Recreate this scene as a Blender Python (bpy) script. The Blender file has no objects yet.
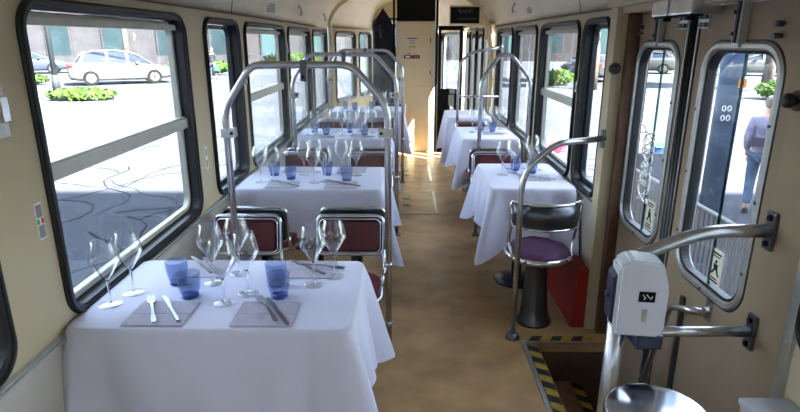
import bpy, bmesh, math, random
from mathutils import Vector, Matrix, noise
PI = math.pi
R = math.radians
C = bpy.context.scene.collection
rnd = random.Random(7)

# ------------------------------------------------------------------ materials
MAT = {}
def mat(name, col, rough=0.6, metal=0.0, nz=0.0, nscale=20, bump=0.0, bscale=60, spec=0.5, coat=0.0, col2=None, stretch=(1,1,1), trans=0.0, sheen=0.0, detail=4):
    m = bpy.data.materials.new(name); m.use_nodes = True
    nt = m.node_tree; b = nt.nodes['Principled BSDF']
    b.inputs['Base Color'].default_value = (*col, 1)
    b.inputs['Roughness'].default_value = rough
    b.inputs['Metallic'].default_value = metal
    b.inputs['Specular IOR Level'].default_value = spec
    b.inputs['Coat Weight'].default_value = coat
    b.inputs['Sheen Weight'].default_value = sheen
    tc = nt.nodes.new('ShaderNodeTexCoord'); mp = nt.nodes.new('ShaderNodeMapping')
    mp.inputs['Scale'].default_value = stretch
    nt.links.new(tc.outputs['Object'], mp.inputs['Vector'])
    if nz > 0 or col2:
        n = nt.nodes.new('ShaderNodeTexNoise'); n.inputs['Scale'].default_value = nscale; n.inputs['Detail'].default_value = detail
        nt.links.new(mp.outputs[0], n.inputs['Vector'])
        rp = nt.nodes.new('ShaderNodeValToRGB')
        c2 = col2 if col2 else tuple(c*(1-nz) for c in col)
        c1 = col if col2 else tuple(min(1, c*(1+nz)) for c in col)
        rp.color_ramp.elements[0].position = .35; rp.color_ramp.elements[1].position = .65
        rp.color_ramp.elements[0].color = (*c2, 1); rp.color_ramp.elements[1].color = (*c1, 1)
        nt.links.new(n.outputs['Fac'], rp.inputs[0]); nt.links.new(rp.outputs[0], b.inputs['Base Color'])
    if bump > 0:
        n2 = nt.nodes.new('ShaderNodeTexNoise'); n2.inputs['Scale'].default_value = bscale; n2.inputs['Detail'].default_value = 3
        nt.links.new(mp.outputs[0], n2.inputs['Vector'])
        bp = nt.nodes.new('ShaderNodeBump'); bp.inputs['Strength'].default_value = bump; bp.inputs['Distance'].default_value = .01
        nt.links.new(n2.outputs['Fac'], bp.inputs['Height']); nt.links.new(bp.outputs[0], b.inputs['Normal'])
    MAT[name] = m
    return m

def glassmat(name, tint, gl=1.0, ior=1.45, rough=0.02, haze=0.0):
    m = bpy.data.materials.new(name); m.use_nodes = True
    nt = m.node_tree; nt.nodes.clear()
    o = nt.nodes.new('ShaderNodeOutputMaterial'); mx = nt.nodes.new('ShaderNodeMixShader')
    t = nt.nodes.new('ShaderNodeBsdfTransparent'); g = nt.nodes.new('ShaderNodeBsdfGlossy')
    t.inputs[0].default_value = (*tint, 1); g.inputs['Roughness'].default_value = rough
    lw = nt.nodes.new('ShaderNodeLayerWeight'); lw.inputs['Blend'].default_value = .5
    pw = nt.nodes.new('ShaderNodeMath'); pw.operation = 'POWER'; pw.inputs[1].default_value = 5 if gl <= 1 else 2.6
    mu = nt.nodes.new('ShaderNodeMath'); mu.operation = 'MULTIPLY_ADD'; mu.inputs[1].default_value = .8*min(gl, 1.1)*(.7 if gl > 1 else 1); mu.inputs[2].default_value = .03*gl; mu.use_clamp = True
    nt.links.new(lw.outputs['Facing'], pw.inputs[0]); nt.links.new(pw.outputs[0], mu.inputs[0]); nt.links.new(mu.outputs[0], mx.inputs[0])
    if haze > 0:
        d = nt.nodes.new('ShaderNodeBsdfDiffuse'); d.inputs[0].default_value = (.8, .8, .8, 1)
        m2 = nt.nodes.new('ShaderNodeMixShader'); m2.inputs[0].default_value = haze
        nt.links.new(t.outputs[0], m2.inputs[1]); nt.links.new(d.outputs[0], m2.inputs[2]); nt.links.new(m2.outputs[0], mx.inputs[1])
    else:
        nt.links.new(t.outputs[0], mx.inputs[1])
    nt.links.new(g.outputs[0], mx.inputs[2]); nt.links.new(mx.outputs[0], o.inputs[0])
    MAT[name] = m
    return m

mat('tan_paint', (.52, .435, .29), .5, nz=.05, nscale=3, bump=.05, bscale=180)
mat('lower_paint', (.50, .47, .41), .55, nz=.05, nscale=4)
mat('cream_ceiling', (.76, .66, .48), .5, nz=.06, nscale=2.5)
mat('door_paint', (.28, .205, .135), .5, nz=.07, nscale=4, bump=.05, bscale=150)
mat('brown_trim', (.10, .05, .025), .6, nz=.2, nscale=20)
mat('rubber', (.010, .012, .016), .42)
mat('rubber_blue', (.012, .018, .032), .35)
mat('aluminium', (.55, .56, .55), .38, .85, nz=.05, nscale=30)
mat('window_frame', (.50, .50, .45), .45, .35, nz=.05, nscale=20)
mat('steel', (.60, .61, .64), .27, .95, nz=.1, nscale=14)
mat('chrome', (.75, .76, .78), .12, 1.0)
mat('cutlery', (.34, .34, .36), .32, 1.0)
mat('dark_steel', (.13, .14, .16), .3, .9)
mat('cloth', (.71, .715, .87), .85, nz=.03, nscale=3, bump=.35, bscale=6, sheen=.2)
mat('napkin', (.50, .47, .56), .9, nz=.06, nscale=60, bump=.2, bscale=300)
mat('red_vinyl', (.10, .010, .010), .42, nz=.15, nscale=10)
mat('seat_vinyl', (.12, .014, .03), .5, nz=.1, nscale=10)
mat('purple_vinyl', (.085, .018, .085), .5, nz=.15, nscale=12)
mat('dark_shell', (.035, .04, .055), .32)
mat('red_cover', (.30, .010, .010), .5, nz=.1, nscale=6)
mat('floor', (.53, .34, .16), .40, col2=(.37, .23, .10), nscale=5, bump=.05, bscale=250, detail=8)
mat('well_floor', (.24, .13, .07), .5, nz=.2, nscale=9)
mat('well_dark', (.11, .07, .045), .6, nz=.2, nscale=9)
mat('tape_yellow', (.42, .27, .03), .6, nz=.25, nscale=40)
mat('tape_black', (.012, .012, .012), .6)
mat('cabinet', (.74, .61, .38), .45, nz=.03, nscale=2)
mat('black', (.006, .006, .007), .6, spec=.15)
mat('black_cloth', (.009, .009, .012), .95, nz=.3, nscale=20)
mat('white_plastic', (.62, .63, .70), .35)
mat('blue_plastic', (.02, .03, .07), .3)
mat('white', (.8, .8, .8), .5)
mat('paper', (.72, .70, .60), .8)
mat('yellow_label', (.6, .5, .12), .7)
mat('red_mark', (.6, .03, .05), .6)
mat('green_mark', (.03, .35, .12), .6)
mat('grey_mark', (.25, .25, .26), .7)
mat('dark_wood', (.035, .018, .012), .5)
mat('grey_box', (.45, .46, .50), .5)
mat('asphalt', (.040, .044, .055), .9, nz=.12, nscale=.6, bump=.2, bscale=12, spec=.08)
mat('pavement', (.10, .10, .10), .9, nz=.1, nscale=1.5, spec=.08)
mat('crack', (.007, .007, .010), .95, spec=.08)
mat('facade', (.022, .022, .034), .9, nz=.08, nscale=.8, spec=.08)
mat('facade_stone', (.030, .029, .033), .9, nz=.15, nscale=1, spec=.08)
mat('facade_glass', (.014, .024, .028), .2, nz=.2, nscale=.5, spec=.08)
mat('facade_pale', (.5, .48, .45), .9, nz=.05, nscale=.5)
mat('shutter', (.03, .055, .06), .6, spec=.08)
mat('car_white', (.075, .075, .08), .3, spec=.25)
mat('car_blue', (.025, .032, .05), .3, spec=.25)
mat('car_grey', (.03, .033, .036), .3, spec=.25)
mat('car_glass', (.006, .011, .02), .08, spec=.25)
mat('tyre', (.005, .005, .005), .8, spec=.08)
mat('wheel', (.05, .05, .055), .5, .0, spec=.08)
mat('tail_light', (.10, .006, .006), .3)
mat('leaf', (.024, .05, .008), .8, nz=.4, nscale=3, spec=.08)
mat('leaf_dark', (.02, .045, .014), .8, nz=.4, nscale=3, spec=.08)
mat('bark', (.07, .06, .052), .9, nz=.3, nscale=8, bump=.5, bscale=10, spec=.08)
mat('pole_blue', (.05, .09, .17), .45, nz=.1, nscale=6, spec=.08)
mat('pole_grey', (.018, .022, .026), .6, spec=.08)
mat('orange', (.75, .25, .05), .6)
mat('fence', (.22, .22, .24), .5, .2, spec=.08)
mat('fence_panel', (.16, .16, .20), .7, spec=.08)
mat('bag_blue', (.02, .10, .42), .35, spec=.08)
mat('pink', (.40, .035, .07), .6, spec=.08)
mat('jacket', (.20, .19, .31), .8, nz=.15, nscale=14, spec=.08)
mat('jacket_dark', (.05, .045, .09), .8, spec=.08)
mat('jeans', (.05, .09, .16), .85, nz=.25, nscale=14, spec=.08)
mat('skin', (.45, .27, .2), .6)
mat('hair', (.12, .105, .10), .8, nz=.2, nscale=30, spec=.08)
mat('green_bag', (.02, .4, .10), .6)
glassmat('pane', (.93, .95, .94), 1.0, haze=.012)
glassmat('door_pane', (.93, .95, .94), 1.0, haze=.03)
glassmat('acrylic', (.96, .97, .97), 1.0, haze=.02)
glassmat('wine_bowl', (.975, .978, .98), 1.6, rough=.03)
glassmat('green_edge', (.12, .30, .26), 1.0)

def solidglass(name, col, rough, ior=1.45, mixc=None):
    m = bpy.data.materials.new(name); m.use_nodes = True
    b = m.node_tree.nodes['Principled BSDF']
    b.inputs['Base Color'].default_value = (*col, 1); b.inputs['Roughness'].default_value = rough
    b.inputs['Transmission Weight'].default_value = 1; b.inputs['IOR'].default_value = ior
    MAT[name] = m
    return m
solidglass('stem_glass', (.97, .97, .98), .02)
def tumblermat():
    m = bpy.data.materials.new('tumbler_glass'); m.use_nodes = True
    nt = m.node_tree; b = nt.nodes['Principled BSDF']
    b.inputs['Base Color'].default_value = (.24, .31, .48, 1); b.inputs['Roughness'].default_value = .06
    b.inputs['Specular IOR Level'].default_value = .8
    tr = nt.nodes.new('ShaderNodeBsdfTransparent'); tr.inputs[0].default_value = (.80, .85, .95, 1)
    mx = nt.nodes.new('ShaderNodeMixShader'); mx.inputs[0].default_value = .20
    w = nt.nodes.new('ShaderNodeTexVoronoi'); w.inputs['Scale'].default_value = 95
    tc = nt.nodes.new('ShaderNodeTexCoord'); nt.links.new(tc.outputs['Object'], w.inputs['Vector'])
    bp = nt.nodes.new('ShaderNodeBump'); bp.inputs['Strength'].default_value = .8; bp.inputs['Distance'].default_value = .004
    nt.links.new(w.outputs['Distance'], bp.inputs['Height']); nt.links.new(bp.outputs[0], b.inputs['Normal'])
    nt.links.new(tr.outputs[0], mx.inputs[1]); nt.links.new(b.outputs[0], mx.inputs[2])
    nt.links.new(mx.outputs[0], nt.nodes['Material Output'].inputs[0])
    MAT['tumbler_glass'] = m
tumblermat()
mat('tumbler_base', (.02, .05, .33), .1)

# ------------------------------------------------------------------ mesh helpers
class MB:
    def __init__(s): s.bm = bmesh.new(); s.mats = []
    def mi(s, m):
        if m is None: return 0
        if m not in s.mats: s.mats.append(m)
        return s.mats.index(m)
    def faces(s, vs, fs, m=None, smooth=False):
        bv = [s.bm.verts.new(v) for v in vs]; i = s.mi(m)
        for f in fs:
            try:
                q = s.bm.faces.new([bv[k] for k in f]); q.material_index = i; q.smooth = smooth
            except ValueError: pass
        return bv
    def box(s, x0, x1, y0, y1, z0, z1, m=None, bev=0, mtx=None):
        b = bmesh.new(); bmesh.ops.create_cube(b, size=1)
        for v in b.verts: v.co = Vector(((x0+x1)/2+v.co.x*(x1-x0), (y0+y1)/2+v.co.y*(y1-y0), (z0+z1)/2+v.co.z*(z1-z0)))
        if bev > 0: bmesh.ops.bevel(b, geom=b.edges[:], offset=bev, segments=2, affect='EDGES', profile=.7)
        s.merge(b, m, mtx); return s
    def merge(s, b, m=None, mtx=None, smooth=None):
        b.verts.index_update(); i = s.mi(m); mp = {}
        for v in b.verts:
            co = v.co if mtx is None else mtx @ v.co
            mp[v.index] = s.bm.verts.new(co)
        for f in b.faces:
            q = s.bm.faces.new([mp[v.index] for v in f.verts]); q.material_index = i
            q.smooth = f.smooth if smooth is None else smooth
        b.free()
    def lathe(s, prof, n=24, cen=(0, 0, 0), m=None, smooth=True, close=False, mtx=None):
        vs = []; fs = []; k = len(prof)
        for j in range(n):
            a = 2*PI*j/n
            for r, z in prof: 
                p = Vector((cen[0]+r*math.cos(a), cen[1]+r*math.sin(a), cen[2]+z))
                vs.append(p if mtx is None else mtx @ p)
        for j in range(n):
            for i in range(k-1 if not close else k):
                a = j*k+i; b = j*k+(i+1) % k; c = ((j+1) % n)*k+(i+1) % k; d = ((j+1) % n)*k+i
                fs.append((a, d, c, b))
        s.faces(vs, fs, m, smooth)
        bmesh.ops.remove_doubles(s.bm, verts=s.bm.verts[:], dist=1e-6); return s
    def cyl(s, p0, p1, r0, r1=None, n=16, m=None, smooth=True):
        r1 = r0 if r1 is None else r1
        p0 = Vector(p0); p1 = Vector(p1); d = (p1-p0).normalized()
        u = d.orthogonal().normalized(); w = d.cross(u)
        vs = [p0+(u*math.cos(2*PI*i/n)+w*math.sin(2*PI*i/n))*r0 for i in range(n)]+[p1+(u*math.cos(2*PI*i/n)+w*math.sin(2*PI*i/n))*r1 for i in range(n)]
        i0 = s.mi(m); bv = [s.bm.verts.new(v) for v in vs]
        for i in range(n):
            q = s.bm.faces.new((bv[i], bv[(i+1) % n], bv[n+(i+1) % n], bv[n+i])); q.smooth = smooth; q.material_index = i0
        q = s.bm.faces.new(bv[:n][::-1]); q.material_index = i0; q = s.bm.faces.new(bv[n:]); q.material_index = i0
        return s
    def tube(s, pts, r, n=10, m=None, closed=False, cap=True):
        pts = [Vector(p) for p in pts]; N = len(pts)
        tang = []
        for i in range(N):
            if closed: t = pts[(i+1) % N]-pts[i-1]
            else: t = pts[min(i+1, N-1)]-pts[max(i-1, 0)]
            tang.append(t.normalized())
        u = tang[0].orthogonal().normalized(); rings = []; i0 = s.mi(m)
        for i in range(N):
            t = tang[i]; u = (u-t*u.dot(t))
            u = u.normalized() if u.length > 1e-6 else t.orthogonal().normalized()
            w = t.cross(u)
            rr = r[i] if isinstance(r, (list, tuple)) else r
            rings.append([s.bm.verts.new(pts[i]+(u*math.cos(2*PI*k/n)+w*math.sin(2*PI*k/n))*rr) for k in range(n)])
        for i in range(N if closed else N-1):
            a = rings[i]; b = rings[(i+1) % N]; off = 0
            if closed and i == N-1:
                off = min(range(n), key=lambda o: (a[0].co-b[o].co).length)
            for k in range(n):
                q = s.bm.faces.new((a[k], a[(k+1) % n], b[(k+1+off) % n], b[(k+off) % n])); q.smooth = True; q.material_index = i0
        if cap and not closed:
            q = s.bm.faces.new(rings[0][::-1]); q.material_index = i0
            q = s.bm.faces.new(rings[-1]); q.material_index = i0
        return s
    def prism(s, pts, ext, m=None, smooth=False):
        """pts: closed polygon (3D), ext: extrusion vector"""
        e = Vector(ext); n = len(pts); i0 = s.mi(m)
        a = [s.bm.verts.new(p) for p in pts]; b = [s.bm.verts.new(Vector(p)+e) for p in pts]
        q = s.bm.faces.new(a[::-1]); q.material_index = i0; q = s.bm.faces.new(b); q.material_index = i0
        for i in range(n):
            q = s.bm.faces.new((a[i], a[(i+1) % n], b[(i+1) % n], b[i])); q.smooth = smooth; q.material_index = i0
        return s
    def ico(s, c, r, sub=2, sc=(1, 1, 1), m=None, jit=0, seed=0):
        b = bmesh.new(); bmesh.ops.create_icosphere(b, subdivisions=sub, radius=1)
        for v in b.verts:
            k = 1+jit*noise.noise(v.co*1.9+Vector((seed, seed*.7, 0)))
            v.co = Vector((c[0]+v.co.x*r*sc[0]*k, c[1]+v.co.y*r*sc[1]*k, c[2]+v.co.z*r*sc[2]*k))
        s.merge(b, m, smooth=True); return s
    def build(s, name, m, parent=None, loc=None, normals=True):
        if normals: bmesh.ops.recalc_face_normals(s.bm, faces=s.bm.faces[:])
        me = bpy.data.meshes.new(name); s.bm.to_mesh(me); s.bm.free()
        if s.mats and s.mats != [None]:
            for q in s.mats: me.materials.append(MAT[q or m])
        else: me.materials.append(MAT[m])
        o = bpy.data.objects.new(name, me); C.objects.link(o)
        if parent: o.parent = parent
        if loc: o.location = loc
        return o

def tag(o, label, cat, group=None, kind=None):
    if label: o['label'] = label
    if cat: o['category'] = cat
    if group: o['group'] = group
    if kind: o['kind'] = kind
    return o
def thing(name, label, cat, loc=(0, 0, 0), rz=0, group=None, kind=None):
    o = bpy.data.objects.new(name, None); C.objects.link(o); o.location = loc; o.rotation_euler = (0, 0, rz)
    o.empty_display_size = .1
    return tag(o, label, cat, group, kind)
def kids(o): return [c for c in C.objects if c.parent == o]
def copy_tree(o, parent=None):
    c = o.copy(); C.objects.link(c); c.parent = parent
    for ch in kids(o): copy_tree(ch, c)
    return c
def struct(o, label=None):
    o['kind'] = 'structure'
    if label: o['label'] = label
    o['category'] = o.name.split('_')[0].split('.')[0]
    return o
def fillet(pts, rad, seg=6):
    pts = [Vector(p) for p in pts]; out = [pts[0]]
    for i in range(1, len(pts)-1):
        a, b, c = pts[i-1], pts[i], pts[i+1]
        r = rad[i-1] if isinstance(rad, (list, tuple)) else rad
        d1 = (a-b); d2 = (c-b); r = min(r, d1.length*.49, d2.length*.49)
        p0 = b+d1.normalized()*r; p1 = b+d2.normalized()*r
        for k in range(seg+1):
            t = k/seg; out.append(p0*(1-t)**2+b*2*t*(1-t)+p1*t*t)
    out.append(pts[-1]); return out
def rrect(a0, a1, b0, b1, r, seg=6):
    out = []
    for cx, cy, s in ((a1-r, b1-r, 0), (a0+r, b1-r, 90), (a0+r, b0+r, 180), (a1-r, b0+r, 270)):
        for k in range(seg+1):
            t = R(s+90*k/seg); out.append((cx+r*math.cos(t), cy+r*math.sin(t)))
    return out

# plane mapping: a wall running from P0 in direction D (2D) ; (s, z, n) -> world, n outward normal
class Plane:
    def __init__(s, p0, d, nrm): s.p0 = Vector((*p0, 0)); s.d = Vector((*d, 0)).normalized(); s.n = Vector((*nrm, 0)).normalized()
    def __call__(s, a, z, n=0): return s.p0+s.d*a+s.n*n+Vector((0, 0, z))
def wall_cell(mb, P, a0, a1, z0, z1, hole, t, m=None):
    """solid wall cell with rounded hole (h0,h1,k0,k1,r)"""
    h0, h1, k0, k1, r = hole; seg = 6
    inner = rrect(h0, h1, k0, k1, r, seg)
    # outer points matched to inner loop
    outer = []
    corners = [(a1, z1), (a0, z1), (a0, z0), (a1, z0)]
    for ci in range(4):
        ca, cz = corners[ci]
        for k in range(seg+1):
            ia, iz = inner[ci*(seg+1)+k]
            if k == seg//2: outer.append((ca, cz))
            elif (k < seg//2) == (ci in (0, 2)): outer.append((ca, iz))
            else: outer.append((ia, cz))
    n = len(inner); i0 = mb.mi(m)
    L = []
    for off in (0, t):
        L.append([mb.bm.verts.new(P(a, z, off)) for a, z in outer]); L.append([mb.bm.verts.new(P(a, z, off)) for a, z in inner])
    for i in range(n):
        j = (i+1) % n
        for A, B in ((L[0], L[1]), (L[2], L[3])):
            q = mb.bm.faces.new((A[i], A[j], B[j], B[i])); q.material_index = i0
        q = mb.bm.faces.new((L[1][i], L[1][j], L[3][j], L[3][i])); q.material_index = i0
        q = mb.bm.faces.new((L[0][i], L[0][j], L[2][j], L[2][i])); q.material_index = i0
def ring(mb, P, rect, r, w, n0, n1, m=None, seg=8, bev=.006):
    """rounded rectangular band: outer rect, width w, between n0 and n1"""
    a0, a1, z0, z1 = rect
    prof = [(0, n0+bev), (bev, n0), (w-bev, n0), (w, n0+bev), (w, n1), (0, n1)]
    loops = []
    for off, nn in prof:
        pts = rrect(a0+off, a1-off, z0+off, z1-off, max(r-off, .01), seg)
        loops.append([mb.bm.verts.new(P(a, z, nn)) for a, z in pts])
    i0 = mb.mi(m); k = len(loops); n = len(loops[0])
    for i in range(k):
        A = loops[i]; B = loops[(i+1) % k]
        for j in range(n):
            q = mb.bm.faces.new((A[j], A[(j+1) % n], B[(j+1) % n], B[j])); q.smooth = False; q.material_index = i0
def rplate(mb, P, rect, r, n0, n1, m=None, seg=6):
    a0, a1, z0, z1 = rect
    pts = [P(a, z, n0) for a, z in rrect(a0, a1, z0, z1, r, seg)]
    mb.prism(pts, P.n*(n1-n0), m)
def pbox(mb, P, a0, a1, z0, z1, n0, n1, m=None):
    c = [(a0, z0), (a1, z0), (a1, z1), (a0, z1)]
    mb.prism([P(a, z, n0) for a, z in c], P.n*(n1-n0), m)

# ------------------------------------------------------------------ tram shell
ZC = 1.765                       # wall / coving crease height
LW = Plane((-1.07, 0), (0, 1), (-1, 0)); RW = Plane((1.07, 0), (0, 1), (1, 0))
LT = Plane((-1.0, 8.06), (.32, 1.22), (-1.22, .32)); DL = 1.261
WT = .07
def make_wall(name, P, cells, z0, z1, label):
    mb = MB()
    for a0, a1, hole in cells:
        if hole is None:
            pbox(mb, P, a0, a1, z0, z1, 0, WT)
        else:
            h0, h1 = hole
            wall_cell(mb, P, a0, a1, .745, z1, (h0+.012, h1-.012, .745+.012, 1.72, .085), WT)
            pbox(mb, P, a0, a1, z0, .745, 0, WT)
    return struct(mb.build(name, 'tan_paint'), label)

wins_L = [(-2.35, -1.25), (-1.05, -.02), (.15, 1.355), (1.60, 2.82), (3.08, 3.73), (3.85, 5.12), (5.27, 6.50), (6.68, 7.92)]
wins_R = [(3.04, 3.505), (3.57, 4.60), (4.72, 5.69), (5.79, 6.75)]
def cells_of(wins, a, b):
    out = []; edges = [a]+[(wins[i][1]+wins[i+1][0])/2 for i in range(len(wins)-1)]+[b]
    for i, w in enumerate(wins): out.append((edges[i], edges[i+1], w))
    return out
make_wall('wall_left', LW, cells_of(wins_L, -2.5, 8.06), -.05, ZC, 'tan painted left side wall of the carriage with its window openings')
make_wall('wall_right', RW, cells_of(wins_R, 2.95, 7.02), -.05, ZC, 'tan painted right side wall of the carriage beyond the doors')
# tapered front on the left
make_wall('wall_front_left', LT, [(0, 1.0, (.06, .92)), (1.0, 1.75, (1.06, 1.68))], -.05, ZC, 'tapering tan left wall at the far end of the carriage')
# near right wall
RN = Plane((1.15, 0), (0, 1), (1, 0))
make_wall('wall_near_right', RN, [(-2.5, -1.2, (-2.3, -1.3)), (-1.2, .2, (-1.1, .1)), (.2, 1.5, (.32, 1.48))], -.6, ZC, 'tan near right wall beside the camera')

wcount = [0]
def window(P, h, bar=True, blind=True, wide=False, z0=.735, z1=1.73, label=None, w=.055):
    wcount[0] += 1
    o = thing('window_%d' % wcount[0], label, 'window', P((h[0]+h[1])/2, z0), kind='structure')
    base = Vector(o.location)
    def fin(mb, name, m):
        for v in mb.bm.verts: v.co -= base
        return mb.build(name, m, o)
    mb = MB(); ring(mb, P, (h[0]+.004, h[1]-.004, z0, z1), .10, .034, -.014, .062, bev=.008); ring(mb, P, (h[0]+.006, h[1]-.006, z0+.006, z1-.006), .095, .012, -.02, -.013, bev=.003)
    fin(mb, 'rubber_seal', 'rubber')
    i = .038
    mb = MB(); ring(mb, P, (h[0]+i, h[1]-i, z0+i, z1-i), .07, .022, .034, .062, bev=.004)
    fin(mb, 'inner_frame', 'window_frame' if not wide else 'rubber_blue')
    j = i+.02
    mb = MB(); rplate(mb, P, (h[0]+j, h[1]-j, z0+j, z1-j), .055, .045, .051)
    fin(mb, 'glass_pane', 'pane')
    if bar:
        mb = MB(); pbox(mb, P, h[0]+i, h[1]-i, 1.192, 1.238, .010, .044); pbox(mb, P, h[0]+i, h[1]-i, 1.238, 1.247, .020, .044)
        fin(mb, 'crossbar', 'window_frame')
    if blind:
        mb = MB(); pbox(mb, P, h[0]+i+.02, h[1]-i-.02, z1-.078, z1-i-.015, .012, .044)
        fin(mb, 'top_rail', 'window_frame')
    return o
side = lambda s, t: '%s window, %s' % (s, t)
window(LW, wins_L[0], label='rearmost left window behind the camera')
window(LW, wins_L[1], label='left window behind the camera')
window(LW, wins_L[2], label='left window cut by the near edge of the view')
window(LW, wins_L[3], label='large left window beside the nearest table')
window(LW, wins_L[4], bar=False, blind=False, wide=True, label='narrow left window with a deep dark seal')
window(LW, wins_L[5], label='left window beside the second table')
window(LW, wins_L[6], bar=False, label='left window beside the third table')
window(LW, wins_L[7], bar=False, label='last left window of the straight wall')
window(LT, (.06, .92), bar=False, label='first window of the tapering left wall')
window(LT, (1.06, 1.68), bar=False, blind=False, label='last window of the tapering left wall')
window(RW, wins_R[0], bar=False, blind=False, wide=True, label='narrow right window with a deep dark seal next to the doors')
window(RW, wins_R[1], label='right window beside the nearest right table')
window(RW, wins_R[2], bar=False, label='right window beside the second right table')
window(RW, wins_R[3], bar=False, label='last right window before the front folding doors')
window(RN, (.32, 1.48), bar=False, blind=False, label='right window at the near edge with black rubber seal')
window(RN, (-1.1, .1), bar=False, label='right window behind the camera')
window(RN, (-2.3, -1.3), bar=False, label='rearmost right window behind the camera')

# lower lining + rail
mb = MB(); mb.box(-1.075, -1.062, -2.5, 8.05, 0, .712); struct(mb.build('trim_1', 'lower_paint'), 'pale lower lining of the left wall')
mb = MB(); mb.box(-1.078, -1.052, -2.5, 8.05, .712, .732, bev=.004); mb.box(-1.078, -1.046, -2.5, 8.05, .718, .724); struct(mb.build('trim_2', 'aluminium'), 'thin metal rail under the left windows')
mb = MB(); mb.box(1.062, 1.075, 3.03, 7.0, 0, .712); struct(mb.build('trim_3', 'lower_paint'), 'pale lower lining of the right wall')
mb = MB(); mb.box(1.052, 1.078, 3.03, 7.0, .712, .732, bev=.004); struct(mb.build('trim_4', 'aluminium'), 'thin metal rail under the right windows')

# ceiling: coving profile lofted along the carriage
def cprof(l, r):
    half = [(1.0, 0), (.985, .09), (.93, .20), (.84, .30), (.70, .385), (.5, .445), (.25, .475), (0, .485)]
    pts = [(-l*a, ZC+b) for a, b in half]+[(r*a, ZC+b) for a, b in half[::-1][1:]]
    return pts
def lofted(st, t=.05):
    mb = MB(); rings = []
    for y, l, r in st:
        rings.append(([mb.bm.verts.new((x, y, z)) for x, z in cprof(l, r)], [mb.bm.verts.new((x*1.04, y, z+t) if abs(x) > .01 else (x, y, z+t)) for x, z in cprof(l+.04, r+.04)]))
    n = len(rings[0][0])
    for i in range(len(rings)-1):
        for j in range(n-1):
            for k in (0, 1):
                q = mb.bm.faces.new((rings[i][k][j], rings[i][k][j+1], rings[i+1][k][j+1], rings[i+1][k][j])); q.smooth = True
        for j in (0, n-1):
            mb.bm.faces.new((rings[i][0][j], rings[i][1][j], rings[i+1][1][j], rings[i+1][0][j]))
    for e in (0, -1):
        for j in range(n-1):
            mb.bm.faces.new((rings[e][0][j], rings[e][0][j+1], rings[e][1][j+1], rings[e][1][j]))
    return mb
struct(lofted([(-2.5, 1.07, 1.15), (1.5, 1.07, 1.15), (1.51, 1.07, 1.07), (4.5, 1.07, 1.07), (7.05, 1.07, 1.07), (8.06, 1.05, .87), (9.3, .72, .62), (9.9, .55, .5)]).build('ceiling', 'cream_ceiling'), 'cream curved ceiling of the carriage')
# seams
mb = MB()
for sx in (-1, 1):
    mb.box(*sorted((sx*1.072, sx*1.060)), 1.5 if sx < 0 else 3.0, 7.0, ZC-.006, ZC+.002)
for yy in (3.62,):
    for pr in (cprof(1.067, 1.067),):
        pts = [Vector((x, yy, z)) for x, z in pr]
        mb.tube(pts, .0022, 5)
mb.tube([(-.62, 1.0, 2.175), (-.62, 7.9, 2.175)], .004, 5); mb.tube([(.62, 1.0, 2.175), (.62, 7.0, 2.175)], .004, 5)
struct(mb.build('trim_5', 'brown_trim'), 'thin dark panel seams of the coving and ceiling')
# ribs
mb = MB()
pr = cprof(1.06, 1.0); n = len(pr); st = []
for k, (x, z) in enumerate(pr):
    f = k/(n-1); y = 8.0-.92*f
    st.append((x, y, z))
pts = [Vector(p) for p in st]
pts = [Vector((-1.03, 8.0, .3))]+[Vector((-1.03, 8.0, 1.5))]+pts[1:-1]+[Vector((1.065, 7.06, 1.5)), Vector((1.065, 7.06, .3))]
cen = Vector((0, 7.55, 1.2))
for sgn in (0,):
    A = []
    for p in pts:
        d = (cen-p); d.y = 0; d.normalize()
        A.append([mb.bm.verts.new(p+Vector((0, -.04, 0))), mb.bm.verts.new(p+d*.05+Vector((0, -.04, 0))), mb.bm.verts.new(p+d*.05+Vector((0, .04, 0))), mb.bm.verts.new(p+Vector((0, .04, 0)))])
    for i in range(len(A)-1):
        for k in range(4):
            mb.bm.faces.new((A[i][k], A[i][(k+1) % 4], A[i+1][(k+1) % 4], A[i+1][k]))
    mb.bm.faces.new(A[0]); mb.bm.faces.new(A[-1])
struct(mb.build('trim_6', 'cabinet'), 'beige arched rib where the carriage starts to narrow')

# floor
mb = MB()
mb.box(-1.14, .65, -2.5, 9.9, -.06, 0); mb.box(.65, 1.14, 2.78, 9.9, -.06, 0); mb.box(.65, 1.22, -2.5, 1.5, -.06, 0)
struct(mb.build('floor', 'floor'), 'tan brown linoleum floor of the carriage')
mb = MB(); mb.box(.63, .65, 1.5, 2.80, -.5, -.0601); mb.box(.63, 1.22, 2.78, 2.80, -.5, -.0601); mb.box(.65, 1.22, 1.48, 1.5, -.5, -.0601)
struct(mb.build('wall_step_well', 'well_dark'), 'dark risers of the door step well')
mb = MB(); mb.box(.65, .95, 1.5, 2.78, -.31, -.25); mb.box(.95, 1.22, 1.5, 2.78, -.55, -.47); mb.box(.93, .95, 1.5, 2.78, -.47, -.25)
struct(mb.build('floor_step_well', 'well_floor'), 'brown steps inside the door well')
# hazard tape strips
def tape(mb, p0, p1, w, up=.0025):
    p0 = Vector(p0); p1 = Vector(p1); d = (p1-p0); L = d.length; d.normalize(); s = Vector((-d.y, d.x, 0))
    step = .055; n = int(L/step)
    for i in range(n):
        a = p0+d*(i*L/n); b = p0+d*((i+1)*L/n); sk = d*.03
        v = [a, b, b+s*w+sk, a+s*w+sk]
        mb.prism([q+Vector((0, 0, up)) for q in v], (0, 0, .0015), 'tape_yellow' if i % 2 else 'tape_black')
mb = MB(); tape(mb, (.672, 2.745, 0), (.672, 1.52, 0), .055)
o = mb.build('hazard_tape', 'tape_black'); tag(o, 'black and yellow hazard tape along the aisle edge of the door step', 'tape')
o.location.z = 0
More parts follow.
